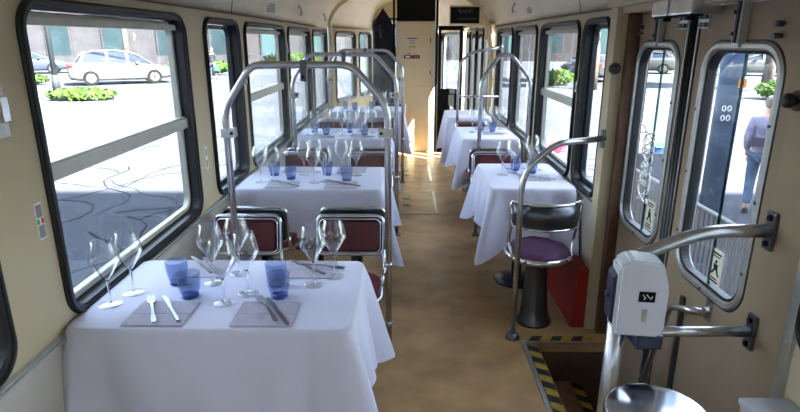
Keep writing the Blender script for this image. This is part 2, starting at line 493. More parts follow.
# move tape under geometry: a ledge strip carries it
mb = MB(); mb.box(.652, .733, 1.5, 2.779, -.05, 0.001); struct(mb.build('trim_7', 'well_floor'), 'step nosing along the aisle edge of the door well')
mb = MB(); mb.box(.645, .668, 1.5, 2.79, 0, .006, bev=.002); mb.box(.668, 1.05, 2.770, 2.785, 0, .006, bev=.002); struct(mb.build('trim_8', 'aluminium'), 'metal edge of the door step')
mb = MB(); tape(mb, (.69, 2.79, 0), (1.04, 2.79, 0), .05); tag(mb.build('hazard_tape', 'tape_black'), 'black and yellow hazard tape across the far end of the door step', 'tape')
mb = MB(); tape(mb, (.94, 2.77, -.25), (.94, 1.6, -.25), .05, up=.0015); tag(mb.build('hazard_tape', 'tape_black'), 'black and yellow hazard tape on the lower step inside the door well', 'tape')

# floor hatches
for y0, y1, lb in ((5.17, 6.0, 'nearer of the two metal framed hatches in the aisle floor'), (6.45, 7.37, 'farther of the two metal framed hatches in the aisle floor')):
    t = thing('floor_hatch', lb, 'hatch', (.09, (y0+y1)/2, 0), group='floor hatches')
    h = (y1-y0)/2; mb = MB(); P = None
    for a in ((-.23, .23, -h, -h+.022), (-.23, .23, h-.022, h), (-.23, -.208, -h, h), (.208, .23, -h, h)): mb.box(*a, 0, .005)
    mb.build('frame', 'aluminium', t)
    mb = MB(); mb.box(-.205, .205, -h+.025, h-.025, 0, .002); mb.build('lid', 'floor', t)
    for q in (-.12, .12):
        mb = MB(); mb.box(-.11, -.04, q-.03, q+.03, .002, .006, bev=.001); mb.build('lifting_ring', 'dark_steel', t)

# ------------------------------------------------------------------ door zone on the right (y 1.5 - 2.95)
# post beyond the doors
mb = MB(); mb.box(1.045, 1.22, 2.93, 3.02, 0, 1.80); struct(mb.build('trim_9', 'tan_paint'), 'beige post at the far side of the double doors')
mb = MB(); mb.box(1.10, 1.21, 2.88, 2.93, -.5, 1.74); struct(mb.build('trim_10', 'brown_trim'), 'dark brown strip beside the far door leaf')
mb = MB(); mb.box(1.07, 1.22, 1.5, 2.95, 1.735, 1.80); mb.box(1.02, 1.1, 1.5, 3.02, 1.765, 1.83, bev=.01); struct(mb.build('trim_11', 'tan_paint'), 'header above the double doors')
def leaf(idx, a0, a1, wa0, wa1, lb):
    o = thing('door_%d' % idx, lb, 'door', (1.15, (a0+a1)/2, -.45), kind='structure'); base = Vector(o.location)
    P = RN
    def fin(mb, n, m, par=o):
        for v in mb.bm.verts: v.co -= base
        return mb.build(n, m, par)
    mb = MB(); wall_cell(mb, P, a0, a1, .55, 1.73, (wa0+.01, wa1-.01, .685, 1.595, .10), .04); pbox(mb, P, a0, a1, -.45, .55, 0, .04)
    fin(mb, 'door_leaf', 'door_paint')
    mb = MB(); ring(mb, P, (wa0, wa1, .675, 1.605), .115, .030, -.010, .045, bev=.008)
    fin(mb, 'window_ring', 'aluminium')
    mb = MB(); ring(mb, P, (wa0-.006, wa1+.006, .669, 1.611), .12, .012, -.003, .01, bev=.003); ring(mb, P, (wa0+.03, wa1-.03, .705, 1.575), .09, .010, .0, .035, bev=.003)
    fin(mb, 'rubber_seal', 'rubber')
    mb = MB(); 
    for (a, z) in [(wa0+.013, z) for z in (.85, 1.1, 1.35)]+[(wa1-.013, z) for z in (.85, 1.1, 1.35)]+[((wa0+wa1)/2, .69), ((wa0+wa1)/2, 1.59)]:
        mb.cyl(P(a, z, -.014), P(a, z, -.008), .006, n=8)
    fin(mb, 'bolts', 'dark_steel')
    mb = MB(); rplate(mb, P, (wa0+.03, wa1-.03, .705, 1.575), .09, .018, .024); fin(mb, 'glass_pane', 'door_pane')
    return o, fin
dn, fin_n = leaf(1, 1.70, 2.32, 1.752, 2.245, 'nearer tan leaf of the right double doors')
df, fin_f = leaf(2, 2.385, 2.90, 2.43, 2.885, 'farther tan leaf of the right double doors')
for fin, mid, s in ((fin_n, 1.99, 1), (fin_f, 2.625, 1)):
    mb = MB(); pbox(mb, RN, mid-.0035, mid+.0035, .71, 1.57, .010, .018); fin(mb, 'glass_joint', 'green_edge')
# centre gasket
mb = MB()
for a, r in ((2.335, .012), (2.362, .014)):
    mb.cyl(RN(a, -.45, .0), RN(a, 1.73, .0), r, n=8)
pbox(mb, RN, 2.300, 2.405, -.45, 1.73, -.004, .0)
pbox(mb, RN, 2.318, 2.387, -.45, 1.73, .012, .04)
g = mb.build('trim_12', 'rubber'); struct(g, 'black rubber gasket between the two door leaves')
mb = MB(); pbox(mb, RN, 2.304, 2.311, -.45, 1.73, -.008, -.004); pbox(mb, RN, 2.386, 2.393, -.45, 1.73, -.008, -.004); struct(mb.build('trim_13', 'aluminium'), 'metal edge strips of the door gasket')
# stickers, scratches
def sticker(fin, a0, a1, z0, z1):
    mb = MB(); pbox(mb, RN, a0, a1, z0, z1, .014, .0165, 'paper')
    am = (a0+a1)/2; zm = (z0+z1)/2; H = z1-z0; W = a1-a0
    # running figure pictogram and text bars
    pbox(mb, RN, a0+W*.12, a1-W*.12, z1-H*.12, z1-H*.08, .012, .014, 'black'); pbox(mb, RN, a0+W*.2, a1-W*.2, z1-H*.20, z1-H*.17, .012, .014, 'black')
    pbox(mb, RN, a0+W*.12, a1-W*.12, z0+H*.07, z0+H*.11, .012, .014, 'black'); pbox(mb, RN, a0+W*.2, a1-W*.2, z0+H*.16, z0+H*.19, .012, .014, 'black')
    mb.cyl(RN(am, zm+H*.17, .012), RN(am, zm+H*.17, .014), H*.05, n=10, m='black')
    mb.prism([RN(am-.012, zm+H*.10, .012), RN(am+.014, zm+H*.10, .012), RN(am+.008, zm-H*.06, .012), RN(am-.014, zm-H*.06, .012)], RN.n*.002, 'black')
    mb.prism([RN(am-.014, zm-H*.06, .012), RN(am-.004, zm-H*.06, .012), RN(am-.020, zm-H*.22, .012), RN(am-.028, zm-H*.22, .012)], RN.n*.002, 'black')
    mb.prism([RN(am, zm-H*.06, .012), RN(am+.009, zm-H*.06, .012), RN(am+.026, zm-H*.20, .012), RN(am+.018, zm-H*.22, .012)], RN.n*.002, 'black')
    fin(mb, 'notice_sticker', 'paper')
sticker(fin_n, 1.925, 1.995, .725, .86); sticker(fin_f, 2.52, 2.60, .74, .88)
mb = MB(); rr = random.Random(3)
for z in (1.14, 1.06, .98, .90):
    pts = [RN(2.66+.07*math.sin(k*1.3+z*9)+.01*rr.random(), z+.09*math.cos(k*.9+z*20)*.6, .014) for k in range(14)]
    mb.tube(fillet(pts, .03, 3), .004, 5)
fin_f(mb, 'scratched_graffiti', 'white')
# door hardware
def hinge(fin, a, z):
    mb = MB(); pbox(mb, RN, a-.035, a+.035, z-.028, z+.028, -.006, 0, 'aluminium')
    for dz in (-.015, .015):
        for da in (-.02, .012): mb.cyl(RN(a+da, z+dz, -.018), RN(a+da, z+dz, -.006), .009, n=8, m='dark_steel')
    fin(mb, 'hinge_plate', 'aluminium')
hinge(fin_f, 2.865, 1.655); hinge(fin_f, 2.44, 1.68); hinge(fin_n, 2.27, 1.68)
mb = MB(); pbox(mb, RN, 1.705, 1.80, 1.61, 1.67, -.003, 0, 'door_paint')
for dz in (-.018, .018): mb.cyl(RN(1.80, 1.64+dz, -.03), RN(1.80, 1.64+dz, -.003), .009, n=10, m='dark_steel')
fin_n(mb, 'bolt_plate', 'door_paint')
for fin, a in ((fin_n, 2.0), (fin_f, 2.635)):
    mb = MB(); pbox(mb, RN, a-.02, a+.02, 1.595, 1.735, -.03, -.002, 'aluminium'); pbox(mb, RN, a-.007, a+.007, 1.60, 1.735, -.036, -.03, 'rubber')
    for z in (1.63, 1.70): mb.cyl(RN(a+.012, z, -.038), RN(a+.012, z, -.03), .007, n=8, m='black')
    fin(mb, 'closing_arm', 'aluminium')
# leaf pull handle on near leaf
mb = MB(); p = fillet([RN(1.93, .63, 0), RN(1.93, .63, -.07), RN(2.09, .57, -.07), RN(2.25, .06, -.07), RN(2.26, .0, 0)], .06, 6)
mb.tube(p, .014, 10); pbox(mb, RN, 1.91, 1.95, .59, .67, -.006, 0); pbox(mb, RN, 2.24, 2.28, -.05, 0.05, -.006, 0)
fin_n(mb, 'pull_handle', 'steel')
mb = MB(); pbox(mb, RN, 2.10, 2.125, -.40, .60, -.012, 0); fin_n(mb, 'leaf_rib', 'dark_steel')
# near edge panel between door and near wall
mb = MB(); mb.box(1.15, 1.19, 1.5, 1.70, -.45, 1.735); struct(mb.build('wall_door_side', 'door_paint'), 'tan panel between the door and the near window')
mb = MB(); mb.box(1.135, 1.17, 1.478, 1.515, -.1, 1.735, bev=.005); 
for z in (.75, .95, 1.15, 1.35): mb.cyl((1.13, 1.497, z), (1.137, 1.497, z), .006, n=8)
struct(mb.build('trim_14', 'aluminium'), 'grey metal strip at the near side of the doors')
# door drive boxes
for k, (y0, y1, lb) in enumerate(((2.34, 2.48, 'grey door drive housing above the farther door leaf'), (2.14, 2.32, 'grey door drive housing above the nearer door leaf'))):
    t = thing('door_drive', lb, 'door drive', (1.08, (y0+y1)/2, 1.70), group='door drives')
    h = (y1-y0)/2
    mb = MB(); mb.box(-.055, .065, -h, h, 0, .066, bev=.008); mb.build('housing', 'steel', t)
    mb = MB(); mb.cyl((-.03, -h*.4, -.02), (-.03, -h*.4, .0), .014, n=10); mb.box(-.045, .0, -h*.8, h*.8, -.006, .0); mb.build('bolt', 'black', t)

# black bump stops / knobs
def knob(loc, d, lb):
    t = thing('door_stop_knob', lb, 'knob', loc)
    d = Vector(d).normalized()
    mb = MB(); mb.tube([d*0, d*.012], .030, 10); mb.build('base_plate', 'brown_trim', t)
    mb = MB(); mb.tube([d*.012, d*.02, d*.03, d*.042, d*.05], [.012, .017, .023, .021, .010], 12); mb.build('rubber_head', 'rubber', t)
knob((1.15, 1.665, 1.44), (-1, 0, 0), 'big dark knob on the tan panel at the right edge')
knob((1.060, 2.93, 1.47), (-.45, -1, 0), 'dark knob on the beige post beyond the doors')

# ------------------------------------------------------------------ front end
FY = 8.30
t = thing('storage_cabinet', 'tall beige locker cabinet with two notices at the far end of the aisle', 'cabinet', (.145, FY, 0))
mb = MB(); mb.box(-.275, .275, 0, .45, 0, 1.86); mb.build('body', 'cabinet', t)
mb = MB(); mb.box(-.262, .235, -.014, 0, .98, 1.84, bev=.003); mb.build('upper_door', 'cabinet', t)
mb = MB(); mb.box(-.262, .235, -.014, 0, .03, .965, bev=.003); mb.build('lower_door', 'cabinet', t)
mb = MB(); mb.box(.243, .279, -.02, 0, 0, 1.86); mb.build('side_strip', 'paper', t)
for z in (1.60, 1.16, .86): 
    mb = MB(); mb.box(.205, .217, -.026, -.014, z-.03, z+.03, bev=.002); mb.build('latch', 'black', t)
def up_y(t, x0, x1, z0, z1, y, m, name=None, mb=None):
    q = MB() if mb is None else mb
    q.box(x0, x1, y-.003, y, z0, z1, m)
    return q
mb = MB(); mb.box(-.12, .02, -.017, -.014, 1.50, 1.635, 'paper'); mb.box(-.12, .02, -.018, -.017, 1.622, 1.635, 'blue_plastic'); mb.box(-.105, .01, -.018, -.017, 1.503, 1.53, 'yellow_label')
for z in (1.60, 1.58, 1.56): mb.box(-.09, -.01, -.018, -.017, z-.004, z+.004, 'grey_mark')
mb.build('paper_notice', 'paper', t)
mb = MB(); mb.box(-.165, .06, -.018, -.014, 1.355, 1.40, 'black'); mb.box(-.145, -.08, -.02, -.018, 1.365, 1.39, 'white'); mb.box(-.07, -.03, -.02, -.018, 1.36, 1.395, 'red_mark'); mb.box(-.02, .045, -.02, -.018, 1.365, 1.39, 'grey_mark'); mb.box(-.12, -.07, -.017, -.014, 1.415, 1.425, 'black'); mb.box(-.02, .03, -.016, -.014, 1.42, 1.424, 'grey_mark')
mb.build('black_nameplate', 'black', t)
mb = MB(); mb.box(-.12, .42, FY, FY+.4, 1.87, 2.17, bev=.004); struct(mb.build('wall_bulkhead', 'black'), 'black bulkhead panel above the beige cabinet')
mb = MB(); mb.box(-.05, .35, FY-.05, FY+.3, 2.172, 2.24); mb.box(.06, .22, FY-.06, FY-.05, 2.19, 2.215, 'dark_steel'); struct(mb.build('trim_15', 'cream_ceiling'), 'cream ceiling box above the bulkhead')
for x, lb in ((-.16, 'thin black floor to ceiling pole at the left of the beige cabinet'), (.445, 'thin black floor to ceiling pole at the right of the beige cabinet')):
    t = thing('black_pole', lb, 'pole', (x, FY-.02, 0), group='black poles beside the cabinet')
    mb = MB(); mb.cyl((0, 0, 0), (0, 0, 2.215), .017, n=12); mb.build('tube', 'black', t)
    mb = MB(); mb.cyl((0, 0, 0), (0, 0, .02), .026, n=12); mb.build('flange', 'black', t)
# hanging black coat / curtain
vs = []; fs = []; nu, nv = 26, 16
for j in range(nv):
    v = j/(nv-1)
    for i in range(nu):
        u = i/(nu-1)*2*PI; w = .035+.10*min(1, v/.14)**.6+.02*v; a = math.cos(u); b = math.sin(u)
        fold = 1+.16*math.sin(u*5+v*2)*(.3+v)
        vs.append((-.315+w*a*fold, 8.27+.07*b*fold*min(1, .3+v*4), 2.04-v*1.35-.06*abs(a)*(v < .2)))
for j in range(nv-1):
    for i in range(nu-1): fs.append((j*nu+i, j*nu+i+1, (j+1)*nu+i+1, (j+1)*nu+i))
mb = MB(); mb.faces(vs, fs, None, True); tag(mb.build('black_coat', 'black_cloth'), 'long black coat hanging to the left of the beige cabinet', 'coat')
mb = MB(); mb.tube([(-.40, 8.17, 1.72), (-.385, 8.165, 1.78), (-.36, 8.16, 1.80), (-.345, 8.165, 1.74), (-.35, 8.17, 1.64)], .018, 8); tag(mb.build('scarf', 'car_blue'), 'small blue grey scarf hanging beside the black coat', 'scarf')
# cab door
o = thing('door_3', 'black framed glazed door to the driver cab', 'door', (.635, FY, 0), kind='structure')
mb = MB(); 
for a in ((-.165, -.125, 0, 1.80), (.135, .18, 0, 1.80)): mb.box(a[0], a[1], 0, .04, a[2], a[3])
mb.box(-.165, .18, 0, .04, 1.74, 1.80); mb.box(-.125, .135, 0, .04, .86, .93); mb.build('door_frame', 'black', o)
mb = MB(); mb.box(-.125, .135, .01, .035, .0, .86); mb.lathe([(0, .0), (.09, .0), (.09, .02), (0, .02)], 20, mtx=Matrix.Translation((0, .012, .6)) @ Matrix.Rotation(R(90), 4, 'X')); mb.build('lower_panel', 'black', o)
mb = MB(); mb.box(-.125, .135, .018, .024, .93, 1.74); mb.build('glass_pane', 'pane', o)
# front doors folding (right taper)
FD = Plane((1.04, 7.08), (-.19, 1.20), (1.20, .19)); L = 1.21
o = thing('door_4', 'narrow folding front doors of four glazed leaves', 'door', FD(L/2, 0), kind='structure'); base = Vector(o.location)
for k in range(4):
    a0 = k*L/4+.01; a1 = (k+1)*L/4-.01
    mb = MB(); wall_cell(mb, FD, a0, a1, .3, 1.76, (a0+.07, a1-.07, .42, 1.68, .06), .03); pbox(mb, FD, a0, a1, 0.005, .3, 0, .03)
    for v in mb.bm.verts: v.co -= base
    lf = mb.build('folding_leaf', 'cabinet', o)
    mb = MB(); ring(mb, FD, (a0+.062, a1-.062, .41, 1.69), .06, .014, -.01, .035, bev=.003)
    for v in mb.bm.verts: v.co -= base
    mb.build('rubber_seal', 'rubber', lf)
    mb = MB(); rplate(mb, FD, (a0+.07, a1-.07, .42, 1.68), .05, .012, .018)
    for v in mb.bm.verts: v.co -= base
    mb.build('glass_pane', 'pane', lf)
    if k < 3:
        mb = MB(); mb.cyl(FD(a1+.01, .01, -.01), FD(a1+.01, 1.76, -.01), .014 if k != 1 else .022, n=8)
        for v in mb.bm.verts: v.co -= base
        mb.build('leaf_gasket', 'rubber', o)
mb = MB(); pbox(mb, FD, -.03, L+.0, 1.765, 1.80, -.02, .05); struct(mb.build('trim_16', 'cabinet'), 'beige lintel above the folding front doors')
mb = MB(); mb.tube([FD(.02, 1.735, -.06), FD(.55, 1.735, -.07), FD(1.15, 1.73, -.06)], .010, 8); mb.tube([FD(.3, 1.72, -.03), FD(.6, 1.74, -.07), FD(.9, 1.72, -.03)], .012, 8)
tag(mb.build('door_linkage', 'dark_steel'), 'dark linkage rods above the folding front doors', 'linkage')
# chalkboard sign box
t = thing('sign_box', 'black chalkboard sign box in a pale frame hanging above the folding front doors', 'sign', (.715, 6.90, 1.775), R(-2)); t.scale = (1.0, .6, .93)
mb = MB(); mb.box(-.20, .20, 0, .20, .0, .235, bev=.004); mb.build('box', 'cabinet', t)
mb = MB(); mb.box(-.19, .145, -.006, 0, .02, .215); mb.build('chalk_panel', 'black', t)
mb = MB(); mb.box(-.2, .15, -.012, 0, .0, .02); mb.box(-.2, .15, -.012, 0, .215, .235); mb.box(.145, .2, -.014, 0, .0, .235); mb.box(-.2, -.19, -.012, 0, 0, .235); mb.build('pale_frame', 'cabinet', t)
mb = MB(); rr = random.Random(5)
pts = [(-.10+.012*k+.012*math.sin(k*2.1), -.009, .165+.022*math.sin(k*1.7)) for k in range(14)]
mb.tube(fillet(pts, .01, 3), .003, 4)
pts = [(-.11+.012*k, -.009, .075+.006*math.sin(k*2.9)) for k in range(20)]
mb.tube(pts, .003, 4)
for k in range(26):
    x = rr.uniform(-.17, .13); z = rr.uniform(.04, .2); mb.box(x, x+.005, -.009, -.007, z, z+.004)
mb.build('chalk_writing', 'grey_mark', t)
# front shell: right taper beyond, windscreen
RT = Plane((.83, 8.34), (-.25, 1.5), (1.5, .25))
make_wall('wall_front_right', RT, [(0, 1.55, (.1, 1.4))], -.05, ZC, 'tapering right wall of the driver cab')
window(RT, (.1, 1.4), bar=False, blind=False, label='side window of the driver cab')
FP = Plane((-.60, 9.85), (1, 0), (0, 1))
mb = MB(); wall_cell(mb, FP, 0, 1.20, .8, 2.3, (.06, 1.14, .9, 1.95, .1), .06); pbox(mb, FP, 0, 1.2, -.05, .8, 0, .06); struct(mb.build('wall_front', 'tan_paint'), 'front wall of the carriage around the windscreen')
window(FP, (.05, 1.15), bar=False, blind=False, z0=.89, z1=1.96, label='windscreen of the driver cab')
# wiper / mirror shapes in the cab
t = thing('driver_seat', 'dark driver seat seen through the cab door', 'seat', (.28, 9.1, 0))
mb = MB(); mb.box(-.12, .12, -.05, .04, .5, 1.0, bev=.03); mb.build('backrest', 'dark_shell', t)
mb = MB(); mb.box(-.2, .2, 0, .4, .42, .5, bev=.03); mb.build('seat', 'dark_shell', t)
mb = MB(); mb.cyl((0, .2, 0), (0, .2, .42), .05); mb.build('pedestal', 'dark_steel', t)
BP = Plane((-1.14, -2.5), (1, 0), (0, -1))
window(BP, (.25, 2.11), bar=False, blind=False, z0=.85, z1=1.95, label='rear windscreen behind the camera')
mb = MB(); wall_cell(mb, BP, 0, 2.36, .7, 2.28, (.262, 2.098, .862, 1.938, .085), .06); pbox(mb, BP, 0, 2.36, -.1, .7, 0, .06); struct(mb.build('wall_back', 'tan_paint'), 'tan end wall behind the camera')

# ------------------------------------------------------------------ small fittings on the coving
def small(name, lb, cat, bx, m, **k):
    mb = MB(); mb.box(*bx, **k); return tag(mb.build(name, m), lb, cat)
def hookpiece(name, lb, x, y, z, sx):
    t = thing(name, lb, 'hook', (x, y, z)); 
    mb = MB(); mb.tube([(0, 0, 0), (sx*-.02, 0, -.03), (sx*-.03, 0, -.07), (sx*-.02, 0, -.10)], .010, 8); mb.build('hook', 'steel', t)
    mb = MB(); mb.box(-.008, .008, -.012, .012, -.03, .03); mb.build('plate', 'steel', t)
def covplate(lb, x, y, z, ang, sx, w=.10, h=.07):
    t = thing('coving_grille', lb, 'grille', (x, y, z)); t.rotation_euler = (0, ang, 0)
    mb = MB(); mb.box(-.004, .004, -w/2, w/2, -h/2, h/2); mb.build('plate', 'aluminium', t)
    mb = MB()
    for k in range(4): mb.box(-.007*(-sx if sx else 1)-.002, -.007*(-sx if sx else 1)+.002, -w*.4, w*.4, -h*.35+k*h*.22, -h*.35+k*h*.22+h*.1)
    mb.build('slots', 'dark_steel', t)
covplate('small grey grille plate on the left coving', -1.052, 4.65, 1.85, .12, 1, .22, .075)
covplate('small grey grille plate on the right coving', 1.052, 5.05, 1.86, -.12, -1, .16, .075)
hookpiece('coat_hook', 'dark coat hook high on the left coving after the grille', -1.02, 5.65, 1.93, -1)
hookpiece('coat_hook', 'dark coat hook high on the left coving nearest the beige rib', -1.02, 7.3, 1.93, -1)
hookpiece('coat_hook', 'dark coat hook high on the right coving', 1.02, 5.5, 1.95, 1)
# latches on left pillars
for (y, z, lb) in ((1.475, 1.45, 'chrome window latch on the left wall at the near edge'), (3.79, 1.38, 'chrome latch on the pillar beside the narrow left window'), (5.2, 1.55, 'small latch on the pillar between the second and third left windows')):
    t = thing('window_latch', lb, 'latch', (-1.07, y, z))
    mb = MB(); mb.box(0, .006, -.022, .022, -.09, .09, bev=.002); mb.build('plate', 'aluminium', t)
    mb = MB(); mb.box(.006, .022, -.014, .014, -.05, .02, bev=.004); mb.build('lever', 'chrome', t)
for (y, z, lb) in ((3.54, 1.35, 'chrome latch on the pillar beside the narrow right window'),):
    t = thing('window_latch', lb, 'latch', (1.07, y, z))
    mb = MB(); mb.box(-.006, 0, -.018, .018, -.11, .11, bev=.002); mb.build('plate', 'aluminium', t)
    mb = MB(); mb.box(-.02, -.006, -.012, .012, -.05, .02, bev=.004); mb.build('lever', 'chrome', t)
# flag sticker by W1
t = thing('wall_sticker', 'small white sticker with green and red marks on the left wall pillar', 'sticker', (-1.07, 1.555, 1.10))
mb = MB(); mb.box(0, .0015, -.016, .016, -.055, .055); mb.build('paper', 'white', t)
mb = MB(); mb.box(.0015, .0025, -.013, .013, .012, .05, 'grey_mark'); mb.box(.0015, .0025, -.013, .013, -.05, -.012, 'grey_mark'); mb.box(.0015, .0025, -.014, -.005, -.008, .008, 'green_mark'); mb.box(.0015, .0025, .005, .014, -.008, .008, 'red_mark'); mb.build('print', 'grey_mark', t)
t = thing('wall_sticker', 'narrow vertical white label on the pillar after the large left window', 'sticker', (-1.07, 2.96, 1.0))
mb = MB(); mb.box(0, .0015, -.018, .018, -.06, .06); mb.build('paper', 'white', t)
mb = MB(); mb.box(.0015, .0025, -.008, .008, -.05, -.01); mb.box(.0015, .0025, -.008, .008, .01, .05); mb.build('print', 'grey_mark', t)

# red cover on right wall base
t = thing('heater_cover', 'red painted cover along the foot of the right wall', 'cover', (1.0, 4.0, 0))
mb = MB(); mb.prism([(.044, -1.05, 0), (-.035, -1.05, 0), (-.01, -1.05, .35), (.044, -1.05, .355)], (0, 2.98, 0)); mb.build('cover', 'red_cover', t)
mb = MB(); mb.box(-.012, .044, -1.05, 1.93, .355, .362); mb.build('top_edge', 'red_cover', t)
# grey box bottom right
t = thing('equipment_box', 'pale grey metal box on the floor at the near right corner', 'box', (1.075, 1.25, 0))
mb = MB(); mb.box(-.07, .07, -.22, .20, 0, .565, bev=.006); mb.build('body', 'tan_paint', t)
mb = MB(); mb.box(-.075, .07, -.225, .205, .565, .585, bev=.004); mb.build('lid', 'grey_box', t)

# ------------------------------------------------------------------ tables and cloths
def cloth(x0, x1, y0, y1, drop, seed, wall=None, rc=.035, flare=.135):
    """cloth with skirt: top grid + rings around"""
    rr = random.Random(seed); N = 4*44; M = 16; z = .752
    per = rrect(x0, x1, y0, y1, rc, 10)
    pts = [Vector((a, b, 0)) for a, b in per]
    # resample
    L = [0]
    for i in range(len(pts)): L.append(L[-1]+(pts[(i+1) % len(pts)]-pts[i]).length)
    T = L[-1]; out = []; k = 0
    for i in range(N):
        s = T*i/N
        while L[k+1] < s: k += 1
        f = (s-L[k])/max(L[k+1]-L[k], 1e-9); a = pts[k]; b = pts[(k+1) % len(pts)]
        p = a.lerp(b, f); out.append((p, s))
    cor = [Vector((x1, y1, 0)), Vector((x0, y1, 0)), Vector((x0, y0, 0)), Vector((x1, y0, 0))]
    cs = []
    for c in cor:
        j = min(range(N), key=lambda i: (out[i][0]-c).length); cs.append(out[j][1])
    ph = [rr.uniform(0, 6) for _ in range(4)]
    mb = MB(); rings = []
    cen = Vector(((x0+x1)/2, (y0+y1)/2, 0))
    for m in range(M+1):
        t = m/M; row = []
        for i in range(N):
            p, s = out[i]; q = out[(i+1) % N][0]; o_ = out[i-1][0]
            tn = (q-o_).normalized(); nrm = Vector((tn.y, -tn.x, 0))
            if nrm.dot(p-cen) < 0: nrm = -nrm
            ci = min(range(4), key=lambda c: min(abs(s-cs[c]), T-abs(s-cs[c])))
            ds = s-cs[ci]; ds = (ds+T/2) % T-T/2; d = abs(ds)
            g = math.exp(-(d/(.045-.012*t))**2); v = math.exp(-((d-.095-.03*t)/.042)**2)
            cd = (cor[ci]-cen); cd.z = 0; cd.normalize()
            wob = .010*math.sin(s*17+ph[0])+.007*math.sin(s*31+ph[1])
            off = nrm*(.004+.035*t+wob*t*t*(1-g)-.045*v*t+.018*math.exp(-((d-.19-.05*t)/.05)**2)*t)+cd*(flare*g*t**.9)
            dz = drop*.88+.17*math.exp(-(d/.12)**1.4)
            r = .012
            zz = z-t*dz-(.003*math.sin(s*8+ph[2]))*t
            pp = p+off
            if m == 0: pp = p-nrm*.0; zz = z
            elif m == 1: zz = z-.012; pp = p+nrm*.006
            if wall is not None: pp.x = max(pp.x, wall[0]); pp.x = min(pp.x, wall[1])
            row.append(mb.bm.verts.new((pp.x, pp.y, zz)))
        rings.append(row)
    for m in range(M):
        for i in range(N):
            q = mb.bm.faces.new((rings[m][i], rings[m][(i+1) % N], rings[m+1][(i+1) % N], rings[m+1][i])); q.smooth = True
    # top: inner inset rings to a centre fan
    prev = rings[0]
    for f in (.97, .6, .25):
        row = []
        for i in range(N):
            p = cen+(out[i][0]-cen)*f
            row.append(mb.bm.verts.new((p.x, p.y, z+(.001 if f > .9 else .0015))))
        for i in range(N):
            q = mb.bm.faces.new((prev[i], prev[(i+1) % N], row[(i+1) % N], row[i])); q.smooth = True
        prev = row
    mb.bm.faces.new(prev)
    return mb
ZT = .7545
def table(x0, x1, y0, y1, drop, seed, lb, clb, wall):
    cx, cy = (x0+x1)/2, (y0+y1)/2
    t = thing('dining_table', lb, 'table', (cx, cy, 0))
    w, d = (x1-x0)/2-.012, (y1-y0)/2-.012
    mb = MB(); mb.box(-w, w, -d, d, .722, .747, bev=.012); mb.build('tabletop', 'dark_wood', t)
    mb = MB(); mb.cyl((0, 0, .02), (0, 0, .722), .035); mb.build('pedestal', 'dark_steel', t)
    mb = MB(); mb.lathe([(0, 0), (.15, 0), (.15, .012), (.05, .03), (0, .03)], 28); mb.build('foot', 'dark_shell', t)
    c = cloth(x0, x1, y0, y1, drop, seed, wall).build('tablecloth', 'cloth')
    tag(c, clb, 'tablecloth')
    return t
WL = (-1.060, 9); WR = (-9, 1.046)
t1 = table(-1.058, -.165, 1.545, 2.11, .36, 1, 'nearest left dining table, hidden under a white cloth', 'white tablecloth on the nearest left table in front of the large window', WL)
mb = MB(); mb.box(-.43, -.410, -.262, -.235, 0.0, .722); mb.build('side_leg', 'dark_wood', t1)
table(-1.025, -.14, 3.24, 3.86, .33, 2, 'second left dining table, hidden under a white cloth', 'white tablecloth on the second table of the left row', WL)
table(-1.01, -.16, 5.02, 5.64, .33, 3, 'third left dining table, hidden under a white cloth', 'white tablecloth on the third table of the left row', WL)
table(-.93, -.04, 7.02, 7.60, .40, 4, 'farthest left dining table, hidden under a white cloth', 'white tablecloth on the farthest left table, near the cabinet', WL)
table(.52, 1.03, 3.27, 3.98, .31, 5, 'nearest right dining table, hidden under a white cloth', 'white tablecloth on the nearest right table behind the pedestal stool', WR)
table(.52, 1.03, 5.03, 5.76, .31, 6, 'second right dining table, hidden under a white cloth', 'white tablecloth on the second table of the right row', WR)
table(.50, .99, 6.50, 7.20, .40, 8, 'farthest right dining table, hidden under a white cloth', 'white tablecloth on the farthest right table by the folding doors', WR)

# ------------------------------------------------------------------ tableware
def mk_glass():
    t = thing('wine_glass', 'x', 'wine glass')
    mb = MB()
    op = [(.0035, .088), (.010, .096), (.027, .122), (.042, .147), (.0475, .157), (.0485, .165), (.0465, .178), (.0405, .200), (.0345, .220), (.0325, .228)]
    op.append((.0318, .2288)); ip = [(r-(.0018 if z > .22 else .0009), z) for r, z in op[::-1]]
    mb.lathe(op+ip+[(0, .0885)], 24); mb.build('bowl', 'wine_bowl', t)
    mb = MB(); mb.lathe([(0, .088), (.0055, .088), (.0042, .078), (.0033, .05), (.0036, .02), (.006, .008), (.0, .006)], 10); mb.build('stem', 'stem_glass', t)
    mb = MB(); mb.lathe([(0, .006), (.006, .006), (.020, .0032), (.036, .0018), (.0375, .0008), (.036, 0), (0, 0)], 24); mb.build('foot', 'wine_bowl', t)
    return t
def mk_tumbler():
    t = thing('blue_tumbler', 'x', 'tumbler')
    mb = MB(); n = 32; prof = [(.028, .010), (.032, .02), (.0355, .04), (.038, .06), (.0395, .088)]
    vs = []; fs = []; P2 = [(r, z, 1) for r, z in prof]+[(r-.003, z, 0) for r, z in prof[::-1]]
    for j in range(n):
        a = 2*PI*j/n
        for r, z, fl in P2:
            k = 1+(.035*math.cos(a*8) if fl and z < .08 else 0)
            vs.append((r*k*math.cos(a), r*k*math.sin(a), z))
    K = len(P2)
    for j in range(n):
        for i in range(K-1):
            fs.append((j*K+i, ((j+1) % n)*K+i, ((j+1) % n)*K+i+1, j*K+i+1))
    mb.faces(vs, fs, None, True); mb.build('cup_wall', 'tumbler_glass', t)
    mb = MB(); mb.lathe([(0, 0), (.027, 0), (.029, .003), (.0285, .010), (0, .011)], 24); mb.build('base', 'tumbler_base', t)
    return t
